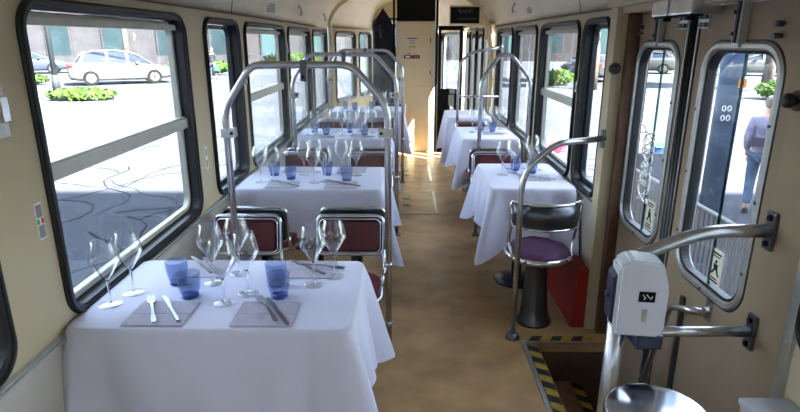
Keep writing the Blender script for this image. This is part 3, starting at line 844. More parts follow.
def mk_fork():
    t = thing('fork', 'x', 'fork'); mb = MB()
    n = 9; pr = [(-.10, .006), (-.09, .0085), (-.05, .0055), (0, .0035), (.035, .004), (.05, .011), (.065, .0125)]
    zf = lambda y: .002+.006*math.exp(-((y-.0)/.05)**2)+.004*max(0, (y-.06))/.04
    for i in range(len(pr)-1):
        (y0, w0), (y1, w1) = pr[i], pr[i+1]
        mb.faces([(-w0, y0, zf(y0)), (w0, y0, zf(y0)), (w1, y1, zf(y1)), (-w1, y1, zf(y1)), (-w0, y0, zf(y0)+.002), (w0, y0, zf(y0)+.002), (w1, y1, zf(y1)+.002), (-w1, y1, zf(y1)+.002)],
                 [(3, 2, 1, 0), (4, 5, 6, 7), (0, 1, 5, 4), (1, 2, 6, 5), (2, 3, 7, 6), (3, 0, 4, 7)])
    for k in range(4):
        x = -.0108+k*.0072
        mb.box(x-.0016, x+.0016, .065, .10, zf(.08), zf(.08)+.002)
    mb.build('fork_body', 'cutlery', t); return t
def mk_knife():
    t = thing('table_knife', 'x', 'knife')
    mb = MB(); mb.prism([(-.005, -.11, .001), (.006, -.11, .001), (.005, 0, .001), (-.004, 0, .001)], (0, 0, .006)); mb.build('handle', 'cutlery', t)
    mb = MB(); mb.prism([(-.004, 0, .002), (.005, 0, .002), (.011, .03, .002), (.010, .08, .002), (.002, .11, .002), (-.004, .10, .002)], (0, 0, .002)); mb.build('blade', 'cutlery', t)
    return t
def mk_napkin():
    t = thing('folded_napkin', 'x', 'napkin')
    def sheet(mb, z0, z1, k):
        pts = rrect(-.098+k, .098-k, -.085+k, .085, .004, 3)
        mb.prism([(a, b, z0) for a, b in pts], (0, 0, z1-z0))
    mb = MB(); sheet(mb, 0, .0018, 0); sheet(mb, .0018, .0036, .003); mb.build('cloth', 'napkin', t)
    mb = MB(); mb.box(-.095, .095, -.004, .004, .0036, .0044); mb.build('fold', 'napkin', t)
    return t
PROTO = {'glass': mk_glass(), 'tumbler': mk_tumbler(), 'fork': mk_fork(), 'knife': mk_knife(), 'napkin': mk_napkin()}
USED = set()
def put(kind, x, y, z, rz, lb, group):
    o = PROTO[kind] if kind not in USED else copy_tree(PROTO[kind])
    USED.add(kind); o.location = (x, y, z); o.rotation_euler = (0, 0, rz)
    o['label'] = lb; o['group'] = group
    return o
def setting(tn, x0, y0, glasses, cups, naps, forks, knives, jit=0):
    j = lambda: rnd.uniform(-jit, jit)
    for x, y, lb in glasses: put('glass', x0+x+j(), y0+y+j(), ZT, rnd.uniform(0, 6), 'wine glass, '+lb+', on '+tn, 'wine glasses on '+tn)
    for x, y, lb in cups: put('tumbler', x0+x+j(), y0+y+j(), ZT, rnd.uniform(0, 6), 'blue tumbler, '+lb+', on '+tn, 'blue tumblers on '+tn)
    for x, y, a, lb in naps: put('napkin', x0+x, y0+y, ZT, a, 'grey napkin, '+lb+', on '+tn, 'grey napkins on '+tn)
    for x, y, a, lb in forks: put('fork', x0+x, y0+y, ZT+.0045, a, 'steel fork, '+lb+', on '+tn, 'forks on '+tn)
    for x, y, a, lb in knives: put('knife', x0+x, y0+y, ZT+.0045, a, 'steel knife, '+lb+', on '+tn, 'knives on '+tn)
G1 = [(-.99, 1.71, 'left one of the pair by the window'), (-.955, 1.80, 'right one of the pair by the window'), (-.70, 1.89, 'leftmost of the middle cluster'), (-.63, 1.975, 'rear one of the middle cluster'),
      (-.61, 1.725, 'front one of the middle cluster'), (-.55, 1.80, 'rightmost of the middle cluster'), (-.33, 1.875, 'left one of the pair at the aisle end'), (-.265, 1.95, 'right one of the pair at the aisle end')]
setting('the nearest left table', 0, 0, G1,
        [(-.83, 1.885, 'rear one of the left pair'), (-.745, 1.775, 'front one of the left pair'), (-.465, 1.875, 'rear one of the right pair'), (-.435, 1.775, 'front one of the right pair')],
        [(-.79, 1.645, 0, 'front left place'), (-.45, 1.645, 0, 'front right place'), (-.78, 2.02, PI, 'rear left place'), (-.37, 2.015, PI, 'rear right place')],
        [(-.83, 1.665, R(26), 'at the front left place'), (-.455, 1.675, R(30), 'at the front right place'), (-.76, 2.04, R(215), 'at the rear left place'), (-.33, 2.035, R(255), 'at the rear right place')],
        [(-.775, 1.675, R(34), 'at the front left place'), (-.42, 1.66, R(30), 'at the front right place'), (-.805, 2.05, R(40), 'at the rear left place'), (-.385, 2.03, R(48), 'at the rear right place')])
def four(tn, cx, cy, few=False):
    G = [(-.325, -.135, 'left one of the pair by the window'), (-.25, -.115, 'right one of the pair by the window'), (-.09, .06, 'rear left of the middle cluster'), (-.02, .14, 'rear right of the middle cluster'), (.01, -.15, 'front left of the middle cluster'), (.09, -.12, 'front right of the middle cluster'), (.17, .10, 'left one of the pair at the aisle end'), (.26, .04, 'right one of the pair at the aisle end')]
    Cc = [(-.285, .05, 'rear one of the left pair'), (-.15, -.06, 'front one of the left pair'), (.06, .05, 'rear one of the right pair'), (.21, -.09, 'front one of the right pair')]
    N = [(-.17, -.21, 0, 'front left place'), (.19, -.21, 0, 'front right place'), (-.15, .21, PI, 'rear left place'), (.22, .21, PI, 'rear right place')]
    F = [(-.20, -.19, R(40), 'at the front left place'), (.16, -.18, R(48), 'at the front right place')]
    K = [(-.14, -.20, R(48), 'at the front left place'), (.22, -.20, R(55), 'at the front right place')]
    if few: G = G[:2]+G[4:]; N = N[:2]; F = []; K = []
    setting(tn, cx, cy, G, Cc, N, F, K, .012)
four('the second left table', -.5825, 3.55); four('the third left table', -.585, 5.33); four('the farthest left table', -.485, 7.31, True)
def two(tn, cx, cy):
    G = [(-.13, .02, 'leftmost of the front pair'), (-.045, .08, 'right one of the front pair'), (.10, .23, 'left one of the rear pair'), (.16, .17, 'right one of the rear pair')]
    Cc = [(-.025, .16, 'left one'), (.07, .07, 'right one')]
    N = [(.06, -.07, R(-8), 'front place'), (.02, .27, PI, 'rear place')]
    setting(tn, cx, cy, G, Cc, N, [(.02, -.06, R(50), 'at the front place')], [(.09, -.08, R(60), 'at the front place')], .006)
two('the nearest right table', .775, 3.61); two('the second right table', .775, 5.39)

# ------------------------------------------------------------------ chairs
def mk_chair():
    """faces -Y; backrest at y=+.16"""
    t = thing('tram_chair', 'x', 'chair')
    mb = MB(); mb.lathe([(0, 0), (.10, 0), (.10, .012), (.06, .035), (.035, .06), (.035, .40), (.06, .425), (0, .425)], 24); mb.build('pedestal', 'dark_shell', t)
    mb = MB(); mb.prism([(a, b, .435) for a, b in rrect(-.165, .165, -.20, .045, .07, 5)], (0, 0, .055)); q = mb
    bmesh.ops.bevel(q.bm, geom=[e for e in q.bm.edges if abs(e.verts[0].co.z-e.verts[1].co.z) < 1e-5 and e.verts[0].co.z > .48], offset=.015, segments=3, affect='EDGES')
    q.build('seat', 'seat_vinyl', t)
    mb = MB(); mb.tube([(a, b, .435) for a, b in rrect(-.17, .17, -.205, .05, .075, 6)], .011, 8, closed=True); mb.build('seat_rim', 'chrome', t)
    mb = MB(); lean = lambda z: .165+(z-.5)*.16
    pts = [(x, lean(z), z) for x, z in rrect(-.172, .172, .535, .735, .035, 6)]
    mb.tube(pts, .010, 8, closed=True)
    mb.tube([(x, lean(z)-.012, z) for x, z in rrect(-.158, .158, .549, .721, .028, 6)], .005, 6, closed=True)
    for s in (-1, 1):
        mb.tube(fillet([(s*.172, lean(.56), .56), (s*.180, .145, .47), (s*.168, .01, .435)], .05, 5), .010, 8)
    bfr = mb.build('back_frame', 'chrome', t)
    mb = MB(); mb.prism([Vector((x, lean(z)-.022, z)) for x, z in rrect(-.145, .145, .560, .708, .02, 5)], (0, .026, 0)); mb.build('back_pad', 'red_vinyl', t)
    mb = MB()
    pts = [Vector((x, lean(z)+.004, z)) for x, z in rrect(-.165, .165, .54, .73, .03, 5)]
    mb.prism(pts, (0, .022, 0)); mb.build('back_shell', 'dark_shell', t)
    return t
chair0 = mk_chair(); cu = [False]
def put_chair(x, y, rz, lb, grp):
    o = chair0 if not cu[0] else copy_tree(chair0); cu[0] = True
    o.location = (x, y, 0); o.rotation_euler = (0, 0, rz); o['label'] = lb; o['group'] = grp
# seats facing the camera sit behind table k; seats facing away stand back to back with them
rows = ((2.57, 3.115, 'between the nearest and second left tables'), (4.29, 4.84, 'between the second and third left tables'), (6.18, 6.72, 'between the third and farthest left tables'))
for ya, yb, w in rows:
    for x, s in ((-.82, 'window'), (-.285, 'aisle')):
        put_chair(x, ya, 0, 'red backed chair facing the camera, %s side, %s' % (s, w), 'chairs facing the camera in the left row')
        put_chair(x, yb, PI, 'dark backed chair facing away, %s side, %s' % (s, w), 'chairs facing forward in the left row')
put_chair(-.17, 7.95, 0, 'red backed chrome chair beside the beige cabinet, behind the farthest left table', 'chairs facing the camera in the left row')
put_chair(.72, 4.29, 0, 'red backed chrome chair facing the camera between the nearest and second right tables', 'chairs in the right row')
put_chair(.72, 4.84, PI, 'dark shelled chrome chair facing forward between the nearest and second right tables', 'chairs in the right row')
put_chair(.74, 6.08, 0, 'red backed chrome chair facing the camera between the second and farthest right tables', 'chairs in the right row')

# pedestal stool
t = thing('pedestal_stool', 'round purple pedestal stool with curved metal backrest at the nearest right table', 'stool', (.768, 3.035, 0))
mb = MB(); mb.lathe([(0, 0), (.105, 0), (.105, .015), (.085, .04), (.078, .10), (.066, .25), (.060, .405), (.075, .42), (0, .42)], 28); mb.build('pedestal', 'dark_steel', t)
mb = MB(); mb.lathe([(0, .425), (.17, .425), (.18, .44), (.172, .462), (.12, .472), (0, .474)], 36); mb.build('seat', 'purple_vinyl', t)
mb = MB(); mb.lathe([(.178, .418), (.193, .420), (.197, .435), (.190, .450), (.178, .452)], 36, close=True); mb.build('seat_rim', 'chrome', t)
mb = MB(); n = 22; A0, A1 = R(212), R(328); rad = .205
vs = []; fs = []
for i in range(n+1):
    a = A0+(A1-A0)*i/n
    for rr_, z in ((rad+.008, .635), (rad+.014, .772), (rad+.002, .772), (rad-.004, .635)):
        vs.append((rr_*math.cos(a), rr_*math.sin(a), z))
for i in range(n):
    for k in range(4): fs.append((i*4+k, i*4+(k+1) % 4, (i+1)*4+(k+1) % 4, (i+1)*4+k))
fs += [(0, 1, 2, 3), (n*4+3, n*4+2, n*4+1, n*4)]
mb.faces(vs, fs, None, True); mb.build('backrest', 'dark_steel', t)
mb = MB(); 
up = [Vector((rad*math.cos(A0+(A1-A0)*i/n)*1.05, rad*math.sin(A0+(A1-A0)*i/n)*1.05, .775)) for i in range(n+1)]
lo = [Vector((rad*math.cos(A0+(A1-A0)*i/n)*1.02, rad*math.sin(A0+(A1-A0)*i/n)*1.02, .633)) for i in range(n+1)]
loop = up+[up[-1]+Vector((.012, .012, -.03)), lo[-1]+Vector((.008, .008, .03))]+lo[::-1]+[lo[0]+Vector((-.008, .008, .03)), up[0]+Vector((-.012, .012, -.03))]
mb.tube(loop, .0075, 8, closed=True)
for s in (-1, 1):
    e = lo[-1] if s > 0 else lo[0]
    mb.tube(fillet([e+Vector((s*.006, .008, .12)), e+Vector((s*.004, .01, 0)), Vector((s*.185, -.03, .52)), Vector((s*.165, -.10, .445))], .06, 6), .010, 8)
mb.build('back_frame', 'chrome', t)

# chrome topped round stand bottom right
t = thing('round_side_table', 'small round side table with a mirror polished top at the bottom right', 'side table', (.735, 1.33, 0))
mb = MB(); mb.lathe([(0, .594), (.136, .594), (.1405, .5935), (.1435, .589), (.1435, .572), (.138, .568), (0, .568)], 64); mb.build('top', 'chrome', t)
mb = MB()
for k in range(60):
    a = 2*PI*k/60; mb.cyl((.1445*math.cos(a), .1445*math.sin(a), .571), (.1445*math.cos(a), .1445*math.sin(a), .588), .003, n=6)
mb.build('knurled_rim', 'dark_steel', t)
mb = MB(); mb.lathe([(0, 0), (.11, 0), (.11, .015), (.03, .04), (.028, .55), (.06, .568), (0, .568)], 28); mb.build('pedestal', 'dark_steel', t)
t.location = (.722, 1.372, 0)
# shift so that the foot stands on the floor plate inside the step well edge

# ------------------------------------------------------------------ grab hoops
HR = .0165
def hoop(y, x0, x1, lb, grp=None, clamps=True, pane=True, ztop=1.5):
    t = thing('grab_hoop', lb, 'grab rail', (0, y, 0), group=grp)
    pts = fillet([(x0, 0, .012), (x0, 0, 1.30), (x0+.14, 0, ztop), (x1-.165, 0, ztop), (x1, 0, 1.31), (x1, 0, .012)], [.06, .05, .06, .07], 6)
    mb = MB(); mb.tube(pts, HR, 12); mb.build('tube', 'steel', t)
    for x in (x0, x1):
        mb = MB(); mb.lathe([(0, 0), (.035, 0), (.035, .008), (.022, .022), (0, .022)], 16, (x, 0, 0)); mb.build('foot_flange', 'dark_steel', t)
        mb = MB(); mb.cyl((x, 0, .17), (x, 0, .19), .0195, n=12); mb.cyl((x, 0, .50), (x, 0, .52), .0195, n=12); mb.build('joint_collar', 'steel', t)
    if clamps:
        for x, z, dx in ((x0, 1.185, 1), (x1, 1.185, -1), ((x0+x1)/2+.0, ztop, 0)):
            mb = MB()
            if dx: mb.box(x-.022 if dx > 0 else x-.045, x+.045 if dx > 0 else x+.022, -.024, .024, z-.022, z+.022, bev=.004)
            else: mb.box(x-.016, x+.016, -.022, .022, z-.022, z+.022, bev=.004); mb.box(x-.018, x+.012, -.012, .012, z-.075, z-.02, bev=.003)
            c = mb.build('clamp', 'dark_steel' if not dx else 'steel', t)
            mb = MB(); bx = x+dx*.03 if dx else x-.003; bz = z if dx else z-.055
            mb.cyl((bx, -.028, bz), (bx, -.02, bz), .007, n=10); mb.build('screw', 'black', c)
    if pane:
        mb = MB()
        poly = fillet([(x0+.035, .0, .80), (x1-.035, .0, .80), (x1-.035, .0, 1.29), (x1-.18, .0, 1.455), (x0+.155, .0, 1.455), (x0+.035, .0, 1.28), (x0+.035, 0, .80)], .012, 3)[:-1]
        mb.prism([Vector(p)+Vector((0, -.002, 0)) for p in poly], (0, .004, 0)); mb.build('acrylic_screen', 'acrylic', t)
    return t
hoop(2.66, -.852, -.083, 'nearest grey tubular grab hoop in the left row', 'left grab hoops')
hoop(4.56, -.90, -.07, 'second grey tubular grab hoop in the left row', 'left grab hoops')
hoop(6.42, -.86, -.03, 'farthest grey tubular grab hoop in the left row', 'left grab hoops')
hoop(4.56, .605, .995, 'grey tubular grab hoop between the nearest and second right tables', None, clamps=False, pane=False)
# farthest right rail attached to wall
t = thing('grab_rail', 'farthest right grab rail curving to the wall above the farthest right table', 'grab rail', (0, 6.38, 0))
mb = MB(); mb.tube(fillet([(.59, 0, .01), (.59, 0, 1.36), (.72, 0, 1.48), (1.05, 0, 1.53)], .09, 6), HR, 12); mb.tube([(.60, 0, 1.0), (1.04, 0, 1.0)], .012, 10); mb.build('tube', 'steel', t)
mb = MB(); mb.cyl((1.045, 0, 1.53), (1.062, 0, 1.53), .03, n=14); mb.build('wall_flange', 'steel', t)
mb = MB(); mb.lathe([(0, 0), (.035, 0), (.035, .008), (.022, .022), (0, .022)], 16, (.59, 0, 0)); mb.build('foot_flange', 'dark_steel', t)
# near right rail pole to wall
t = thing('grab_rail', 'tall grab rail rising beside the stool and bending to the right wall post', 'grab rail', (0, 2.83, 0))
mb = MB(); mb.tube(fillet([(.607, 0, .012), (.607, 0, .96), (.77, 0, 1.105), (1.045, .10, 1.115)], [.12, .06], 8), .0165, 14); mb.build('tube', 'steel', t)
mb = MB(); mb.lathe([(0, 0), (.04, 0), (.04, .010), (.026, .03), (0, .03)], 18, (.607, 0, 0)); mb.build('foot_flange', 'dark_steel', t)
mb = MB(); mb.box(1.030, 1.046, .085, .125, 1.065, 1.16, bev=.003); mb.build('wall_flange', 'dark_steel', t)

# barrier with ticket validator
t = thing('door_barrier_rail', 'polished steel barrier rail with post and two bars fixed beside the doors', 'grab rail', (0, 1.67, 0))
PX = .69
mb = MB(); mb.tube(fillet([(PX+.02, 0, .90), (PX+.05, 0, .95), (.93, 0, 1.037), (1.14, 0, 1.037)], [.03, .12], 8), .0215, 16); mb.build('upper_bar', 'steel', t)
mb = MB(); mb.cyl((PX+.005, 0, -.23), (PX+.01, 0, .93), .029, n=20); mb.build('post', 'steel', t)
mb = MB(); mb.cyl((PX+.04, 0, .685), (1.14, 0, .685), .018, n=14); mb.build('lower_bar', 'steel', t)
mb = MB(); mb.box(PX+.045, PX+.13, -.080, .028, .662, .712, bev=.01); mb.build('joint', 'blue_plastic', t)
for z in (1.037, .685):
    mb = MB(); mb.box(1.136, 1.149, -.022, .022, z-.062, z+.062, bev=.006); f = mb.build('wall_flange', 'dark_steel', t)
    for dz in (-.042, .042):
        mb = MB(); mb.cyl((1.128, 0, z+dz), (1.137, 0, z+dz), .009, n=10); mb.build('screw', 'black', f)
mb = MB(); mb.lathe([(0, 0), (.045, 0), (.045, .010), (.03, .03), (0, .03)], 18, (PX-.01, 0, -.25)); mb.build('foot_flange', 'dark_steel', t)
# validator
t = thing('ticket_validator', 'white ticket validator box with dark side fixed on the barrier post', 'ticket machine', (.722, 1.60, .735), R(-8)); t.scale = (.86, .86, .95)
mb = MB()
prof = [(-.085, 0.0), (.075, 0.0), (.088, .02), (.088, .17), (.060, .255), (-.045, .262), (-.085, .235)]
mb.prism([Vector((a, -.065, b)) for a, b in prof], (0, .115, 0))
bmesh.ops.bevel(mb.bm, geom=mb.bm.edges[:], offset=.010, segments=3, affect='EDGES')
for f in mb.bm.faces: f.smooth = False
mb.build('casing', 'white_plastic', t)
mb = MB(); mb.prism([Vector((a, -.045, b)) for a, b in [(-.086, .03), (-.098, .04), (-.098, .19), (-.086, .205)]], (0, .09, 0)); mb.build('side_door', 'blue_plastic', t)
mb = MB(); mb.box(-.012, .042, -.0675, -.065, .125, .160); lab = mb.build('black_label', 'black', t)
mb = MB(); mb.tube([(.0, -.069, .150), (.010, -.069, .139), (.004, -.069, .134)], .0018, 5); mb.tube([(.012, -.069, .152), (.02, -.069, .143), (.028, -.069, .137), (.032, -.069, .147)], .0018, 5); mb.build('pictogram', 'white', lab)
mb = MB(); mb.box(.006, .022, -.0675, -.065, .055, .10, bev=.0008); mb.build('ticket_slot', 'aluminium', t)
mb = MB(); mb.tube([(-.086, 0, .12), (-.11, 0, .12)], .012, 8); mb.build('side_button', 'blue_plastic', t)

# ------------------------------------------------------------------ outside
GZ = -.6
mb = MB(); mb.faces([(-90, -60, GZ), (90, -60, GZ), (90, 140, GZ), (-90, 140, GZ)], [(0, 1, 2, 3)]); struct(mb.build('ground', 'asphalt'), 'grey road and square around the carriage')
# cracks in the road
rr = random.Random(11); mb = MB()
def crack(p, ang, n, st):
    pts = [Vector((p[0], p[1], GZ))]
    for k in range(n):
        ang += rr.uniform(-.5, .5); pts.append(pts[-1]+Vector((math.cos(ang)*st, math.sin(ang)*st, 0)))
    for i in range(len(pts)-1):
        d = (pts[i+1]-pts[i]).normalized(); s = Vector((-d.y, d.x, 0))*rr.uniform(.006, .016)
        mb.prism([pts[i]-s, pts[i+1]-s, pts[i+1]+s, pts[i]+s], (0, 0, .004))
for k in range(26): crack((rr.uniform(-6.5, -2), rr.uniform(3.5, 12)), rr.choice((0, 1.6, 2.4))+rr.uniform(-.3, .3), rr.randint(5, 14), .28)
for yy in (7.2, 9.7, 12.6, 16.0): crack((-9, yy), .0, 24, .32)
tag(mb.build('road_cracks', 'crack'), 'dark cracks in the grey road outside the left windows', 'cracks', kind='stuff')

def car(loc, rz, body, lb, suv=True, s=1.0):
    t = thing('parked_car', lb, 'car', loc, rz); t.scale = (s, s, s)
    L_, Hh = 4.75, 1.66 if suv else 1.45
    # body sections along x: (x, z_low, z_belt, half width)
    prof = [(-2.35, .45, .80, .72), (-2.28, .30, 1.02, .86), (-1.9, .24, 1.08, .91), (-1.2, .22, 1.06, .92), (0, .22, 1.02, .92), (.9, .22, .99, .92), (1.5, .24, .93, .90), (2.0, .28, .82, .86), (2.28, .32, .70, .78), (2.36, .42, .6, .66)]
    mb = MB(); rings = []
    for x, zl, zb, w in prof:
        ring_ = [(x, -w*.9, zl), (x, -w, zl+.12), (x, -w, zb-.15), (x, -w*.93, zb), (x, w*.93, zb), (x, w, zb-.15), (x, w, zl+.12), (x, w*.9, zl)]
        rings.append([mb.bm.verts.new(p) for p in ring_])
    for i in range(len(rings)-1):
        for k in range(8):
            q = mb.bm.faces.new((rings[i][k], rings[i][(k+1) % 8], rings[i+1][(k+1) % 8], rings[i+1][k])); q.smooth = True
    mb.bm.faces.new(rings[0]); mb.bm.faces.new(rings[-1])
    # roof + pillars
    roof = [(-2.05, 1.07, .80), (-1.75, Hh-.16, .70), (-1.2, Hh-.03, .66), (-.3, Hh, .66), (.35, Hh-.06, .66), (.75, Hh-.22, .70), (1.45, .95, .80)]
    rg = []
    for x, z, w in roof: rg.append([mb.bm.verts.new((x, -w, z)), mb.bm.verts.new((x, w, z)), mb.bm.verts.new((x, w, z-.06)), mb.bm.verts.new((x, -w, z-.06))])
    for i in range(len(rg)-1):
        for k in range(4): q = mb.bm.faces.new((rg[i][k], rg[i][(k+1) % 4], rg[i+1][(k+1) % 4], rg[i+1][k])); q.smooth = True
    mb.bm.faces.new(rg[0]); mb.bm.faces.new(rg[-1])
    for sy in (-1, 1):
        for xb, xt in ((-1.85, -1.55), (-.62, -.62), (.28, .25)):
            mb.prism([(xb-.05, sy*.86, 1.0), (xb+.06, sy*.86, 1.0), (xt+.06, sy*.665, Hh-.06), (xt-.05, sy*.665, Hh-.06)], (0, sy*.02, 0))
    mb.build('body', body, t)
    mb = MB()
    low = [(-1.98, 1.04), (1.30, .97)]; hi = [(-1.62, Hh-.12), (-1.2, Hh-.06), (-.3, Hh-.03), (.35, Hh-.09), (.68, Hh-.22)]
    outline = low+hi[::-1]
    a = [mb.bm.verts.new((x, -.64 if z > 1.1 else -.83, z)) for x, z in outline]; b = [mb.bm.verts.new((x, .64 if z > 1.1 else .83, z)) for x, z in outline]
    mb.bm.faces.new(a); mb.bm.faces.new(b)
    for i in range(len(a)): mb.bm.faces.new((a[i], a[(i+1) % len(a)], b[(i+1) % len(a)], b[i]))
    mb.build('windows', 'car_glass', t)
    for x in (-1.42, 1.42):
        for sy in (-1, 1):
            mb = MB(); mb.cyl((x, sy*.72, .35), (x, sy*.945, .35), .35, n=24); w = mb.build('wheel', 'tyre', t)
            mb = MB(); mb.cyl((x, sy*.94, .35), (x, sy*.955, .35), .23, n=10)
            for k in range(5):
                an = 2*PI*k/5; mb.box(-.02, .02, 0, .012, 0, .22, mtx=Matrix.Translation((x, sy*.955, .35)) @ Matrix.Rotation(an, 4, 'Y'))
            mb.build('rim', 'wheel', w)
    for sy in (-1, 1):
        mb = MB(); mb.box(-2.36, -2.12, *sorted((sy*.62, sy*.885)), .86, .99, bev=.02); mb.build('tail_light', 'tail_light', t)
        mb = MB(); mb.box(2.05, 2.30, *sorted((sy*.52, sy*.82)), .60, .72, bev=.02); mb.build('headlight', 'wheel', t)
        mb = MB(); mb.box(.62, .78, *sorted((sy*.86, sy*1.02)), 1.0, 1.12, bev=.03); mb.build('mirror', body, t)
    return t
car((-14.9, 30.1, GZ), R(31), 'car_white', 'white car parked across the road outside the large left window', s=1.04)
car((-25.5, 39.0, GZ), R(25), 'car_blue', 'blue grey car parked behind the white car, at the left edge of the large window', suv=False)
car((22.8, 37, GZ), R(165), 'car_grey', 'grey car parked outside the nearer door window, at its top', suv=False)
car((16.2, 40, GZ), R(160), 'car_grey', 'grey car parked outside the farther door window, at its top', suv=False)
car((10.6, 33.0, GZ), R(100), 'car_grey', 'small dark car outside the narrow right window', suv=False)

# facade across the street
def building(loc, rz, W, Hh, base, lb, seed, ground_h=4.2, stone=False):
    t = thing('street_building', lb, 'building', loc, rz); r = random.Random(seed)
    mb = MB(); mb.box(-W/2, W/2, 0, 8, 0, Hh); mb.box(-W/2-.1, W/2+.1, -.15, 0, 0, .9, 'facade_stone'); mb.box(-W/2-.1, W/2+.1, -.3, 0, ground_h, ground_h+.35, 'facade_stone'); mb.build('walls', base, t)
    n = int(W/4.2)
    for k in range(n):
        x = -W/2+(k+.5)*W/n
        kind = r.choice(('door', 'window', 'window', 'shut'))
        mb = MB(); mb.box(x-1.0, x+1.0, -.12, 0, .9 if kind == 'window' else .0, 3.5, 'facade_stone'); mb.box(x-.85, x+.85, -.14, -.12, 1.0 if kind == 'window' else .05, 3.35, 'shutter' if kind == 'shut' else 'facade_glass')
        w = mb.build('shopfront', 'facade_glass', t)
        for z in (5.6, 9.0):
            if z+2 < Hh:
                mb = MB(); mb.box(x-.6, x+.6, -.1, 0, z, z+2.0, 'facade_glass'); mb.box(x-.7, x+.7, -.25, 0, z-.15, z); mb.build('upper_window', 'facade_stone', t)
    mb = MB(); mb.box(-W/2-.3, W/2+.3, -.5, 8, Hh, Hh+.5); mb.build('cornice', 'facade_stone', t)
building((-31, 48, GZ), R(12), 52, 13, 'facade', 'lilac grey building across the road outside the left windows', 2)
building((26, 58, GZ), R(-20), 44, 12, 'facade_stone', 'pale stone building far off outside the right windows', 5)
building((-4, 78, GZ), R(0), 26, 12, 'facade_stone', 'distant pale building straight ahead beyond the driver cab', 6)
t = thing('street_building', 'tall building behind the camera that shades the carriage', 'building', (0, -5, GZ))
mb = MB(); mb.box(-45, 60, -12, 0, 0, 21.0); mb.build('walls', 'facade_pale', t)
mb = MB(); mb.box(-45.3, 60.3, -12.3, .0, 21.0, 21.3); mb.build('cornice', 'facade_stone', t)

def leaves(mb, c, rad, n, sz, r):
    for _ in range(n):
        while True:
            p = Vector((r.uniform(-1, 1), r.uniform(-1, 1), r.uniform(-1, 1)))
            if p.length < 1: break
        p = Vector((c[0]+p.x*rad[0], c[1]+p.y*rad[1], c[2]+p.z*rad[2])); a = Vector((r.uniform(-1, 1), r.uniform(-1, 1), r.uniform(-1, 1))).normalized(); b = a.orthogonal().normalized()
        mb.faces([p-a*sz, p-b*sz*.6, p+a*sz, p+b*sz*.6], [(0, 1, 2, 3)])
def hedge(loc, sx, sy, h, lb, seed, m='leaf'):
    r = random.Random(seed); mb = MB(); leaves(mb, (0, 0, h/2), (sx/2, sy/2, h/2), 900, .11, r)
    mb.ico((0, 0, h*.42), 1, 2, (sx*.44, sy*.4, h*.42), jit=.3, seed=seed)
    o = mb.build('hedge', m, None, loc, normals=False); tag(o, lb, 'hedge')
def tree(loc, h, cr, lb, seed, m='leaf_dark'):
    r = random.Random(seed); t = thing('street_tree', lb, 'tree', loc)
    mb = MB(); mb.tube([(0, 0, 0), (.05, .03, h*.35), (-.05, .08, h*.6), (0, 0, h*.85)], [.26, .2, .15, .06], 10)
    for k in range(5):
        a = 2*PI*k/5; mb.tube([(0, .05, h*.5), (math.cos(a)*cr*.5, math.sin(a)*cr*.5, h*.72)], [.08, .03], 6)
    mb.build('trunk', 'bark', t)
    mb = MB()
    for k in range(9): leaves(mb, (r.uniform(-.5, .5)*cr, r.uniform(-.5, .5)*cr, h*.8+r.uniform(-.25, .3)*cr), (cr*.55, cr*.55, cr*.4), 260, .22, r)
    mb.build('crown', m, t, normals=False)
hedge((-11.7, 20.5, GZ+.12), 2.6, 1.6, .42, 'bright green grass patch on the kerb island in front of the white car', 1)
hedge((-19.8, 29.0, GZ), 3.5, 1.2, .6, 'green verge between the lamp post and the blue grey car', 2)
hedge((-13.5, 37.5, GZ), 4.5, 1.6, 1.1, 'green hedge outside the narrow left window', 3)
hedge((-9, 46, GZ), 5, 1.6, 1.3, 'green hedge far off outside the second left window', 4)
hedge((7.5, 29, GZ), 2.0, 1.2, .8, 'green hedge outside the nearest right table window', 5)
hedge((14.5, 22, GZ), 2.0, 1.5, .8, 'sunlit green shrub outside the nearer door window', 6)
mb = MB(); pts = fillet([(-15.5, 18.8, GZ), (-10.6, 18.9, GZ), (-9.9, 21.8, GZ), (-15, 25.5, GZ), (-22, 27, GZ)], 1.0, 6)
mb.prism(pts, (0, 0, .12)); tag(mb.build('kerb_island', 'pavement'), 'pale kerb island under the grass patch outside the large left window', 'kerb')
t = thing('lamp_post', 'thin dark lamp post standing behind the grass patch left of the white car', 'lamp post', (-14.6, 23.8, GZ+.12))
mb = MB(); mb.cyl((0, 0, .0), (0, 0, 7), .11, .08, n=12); mb.build('post', 'pole_grey', t)
mb = MB(); mb.cyl((0, 0, .0), (0, 0, .7), .17, .14, n=12); mb.build('base', 'pole_grey', t)
mb = MB(); mb.tube([(0, 0, 7), (.3, 0, 7.4), (1.2, 0, 7.5)], .05, 8); mb.build('arm', 'pole_grey', t)
tree((9.7, 30, GZ), 7, 2.4, 'tree with pale trunk outside the nearest right table window', 21)
tree((8.6, 26.5, GZ), 5, 1.3, 'leafy tree outside the narrow right window', 22)
tree((16, 25.5, GZ), 6, 2.4, 'tree above the parked cars outside the door windows', 23)
tree((-7.5, 44, GZ), 7, 2.4, 'tree outside the third left window', 24)
tree((-20.5, 42.5, GZ), 8, 2.2, 'bare looking tree near the building behind the white car', 25)

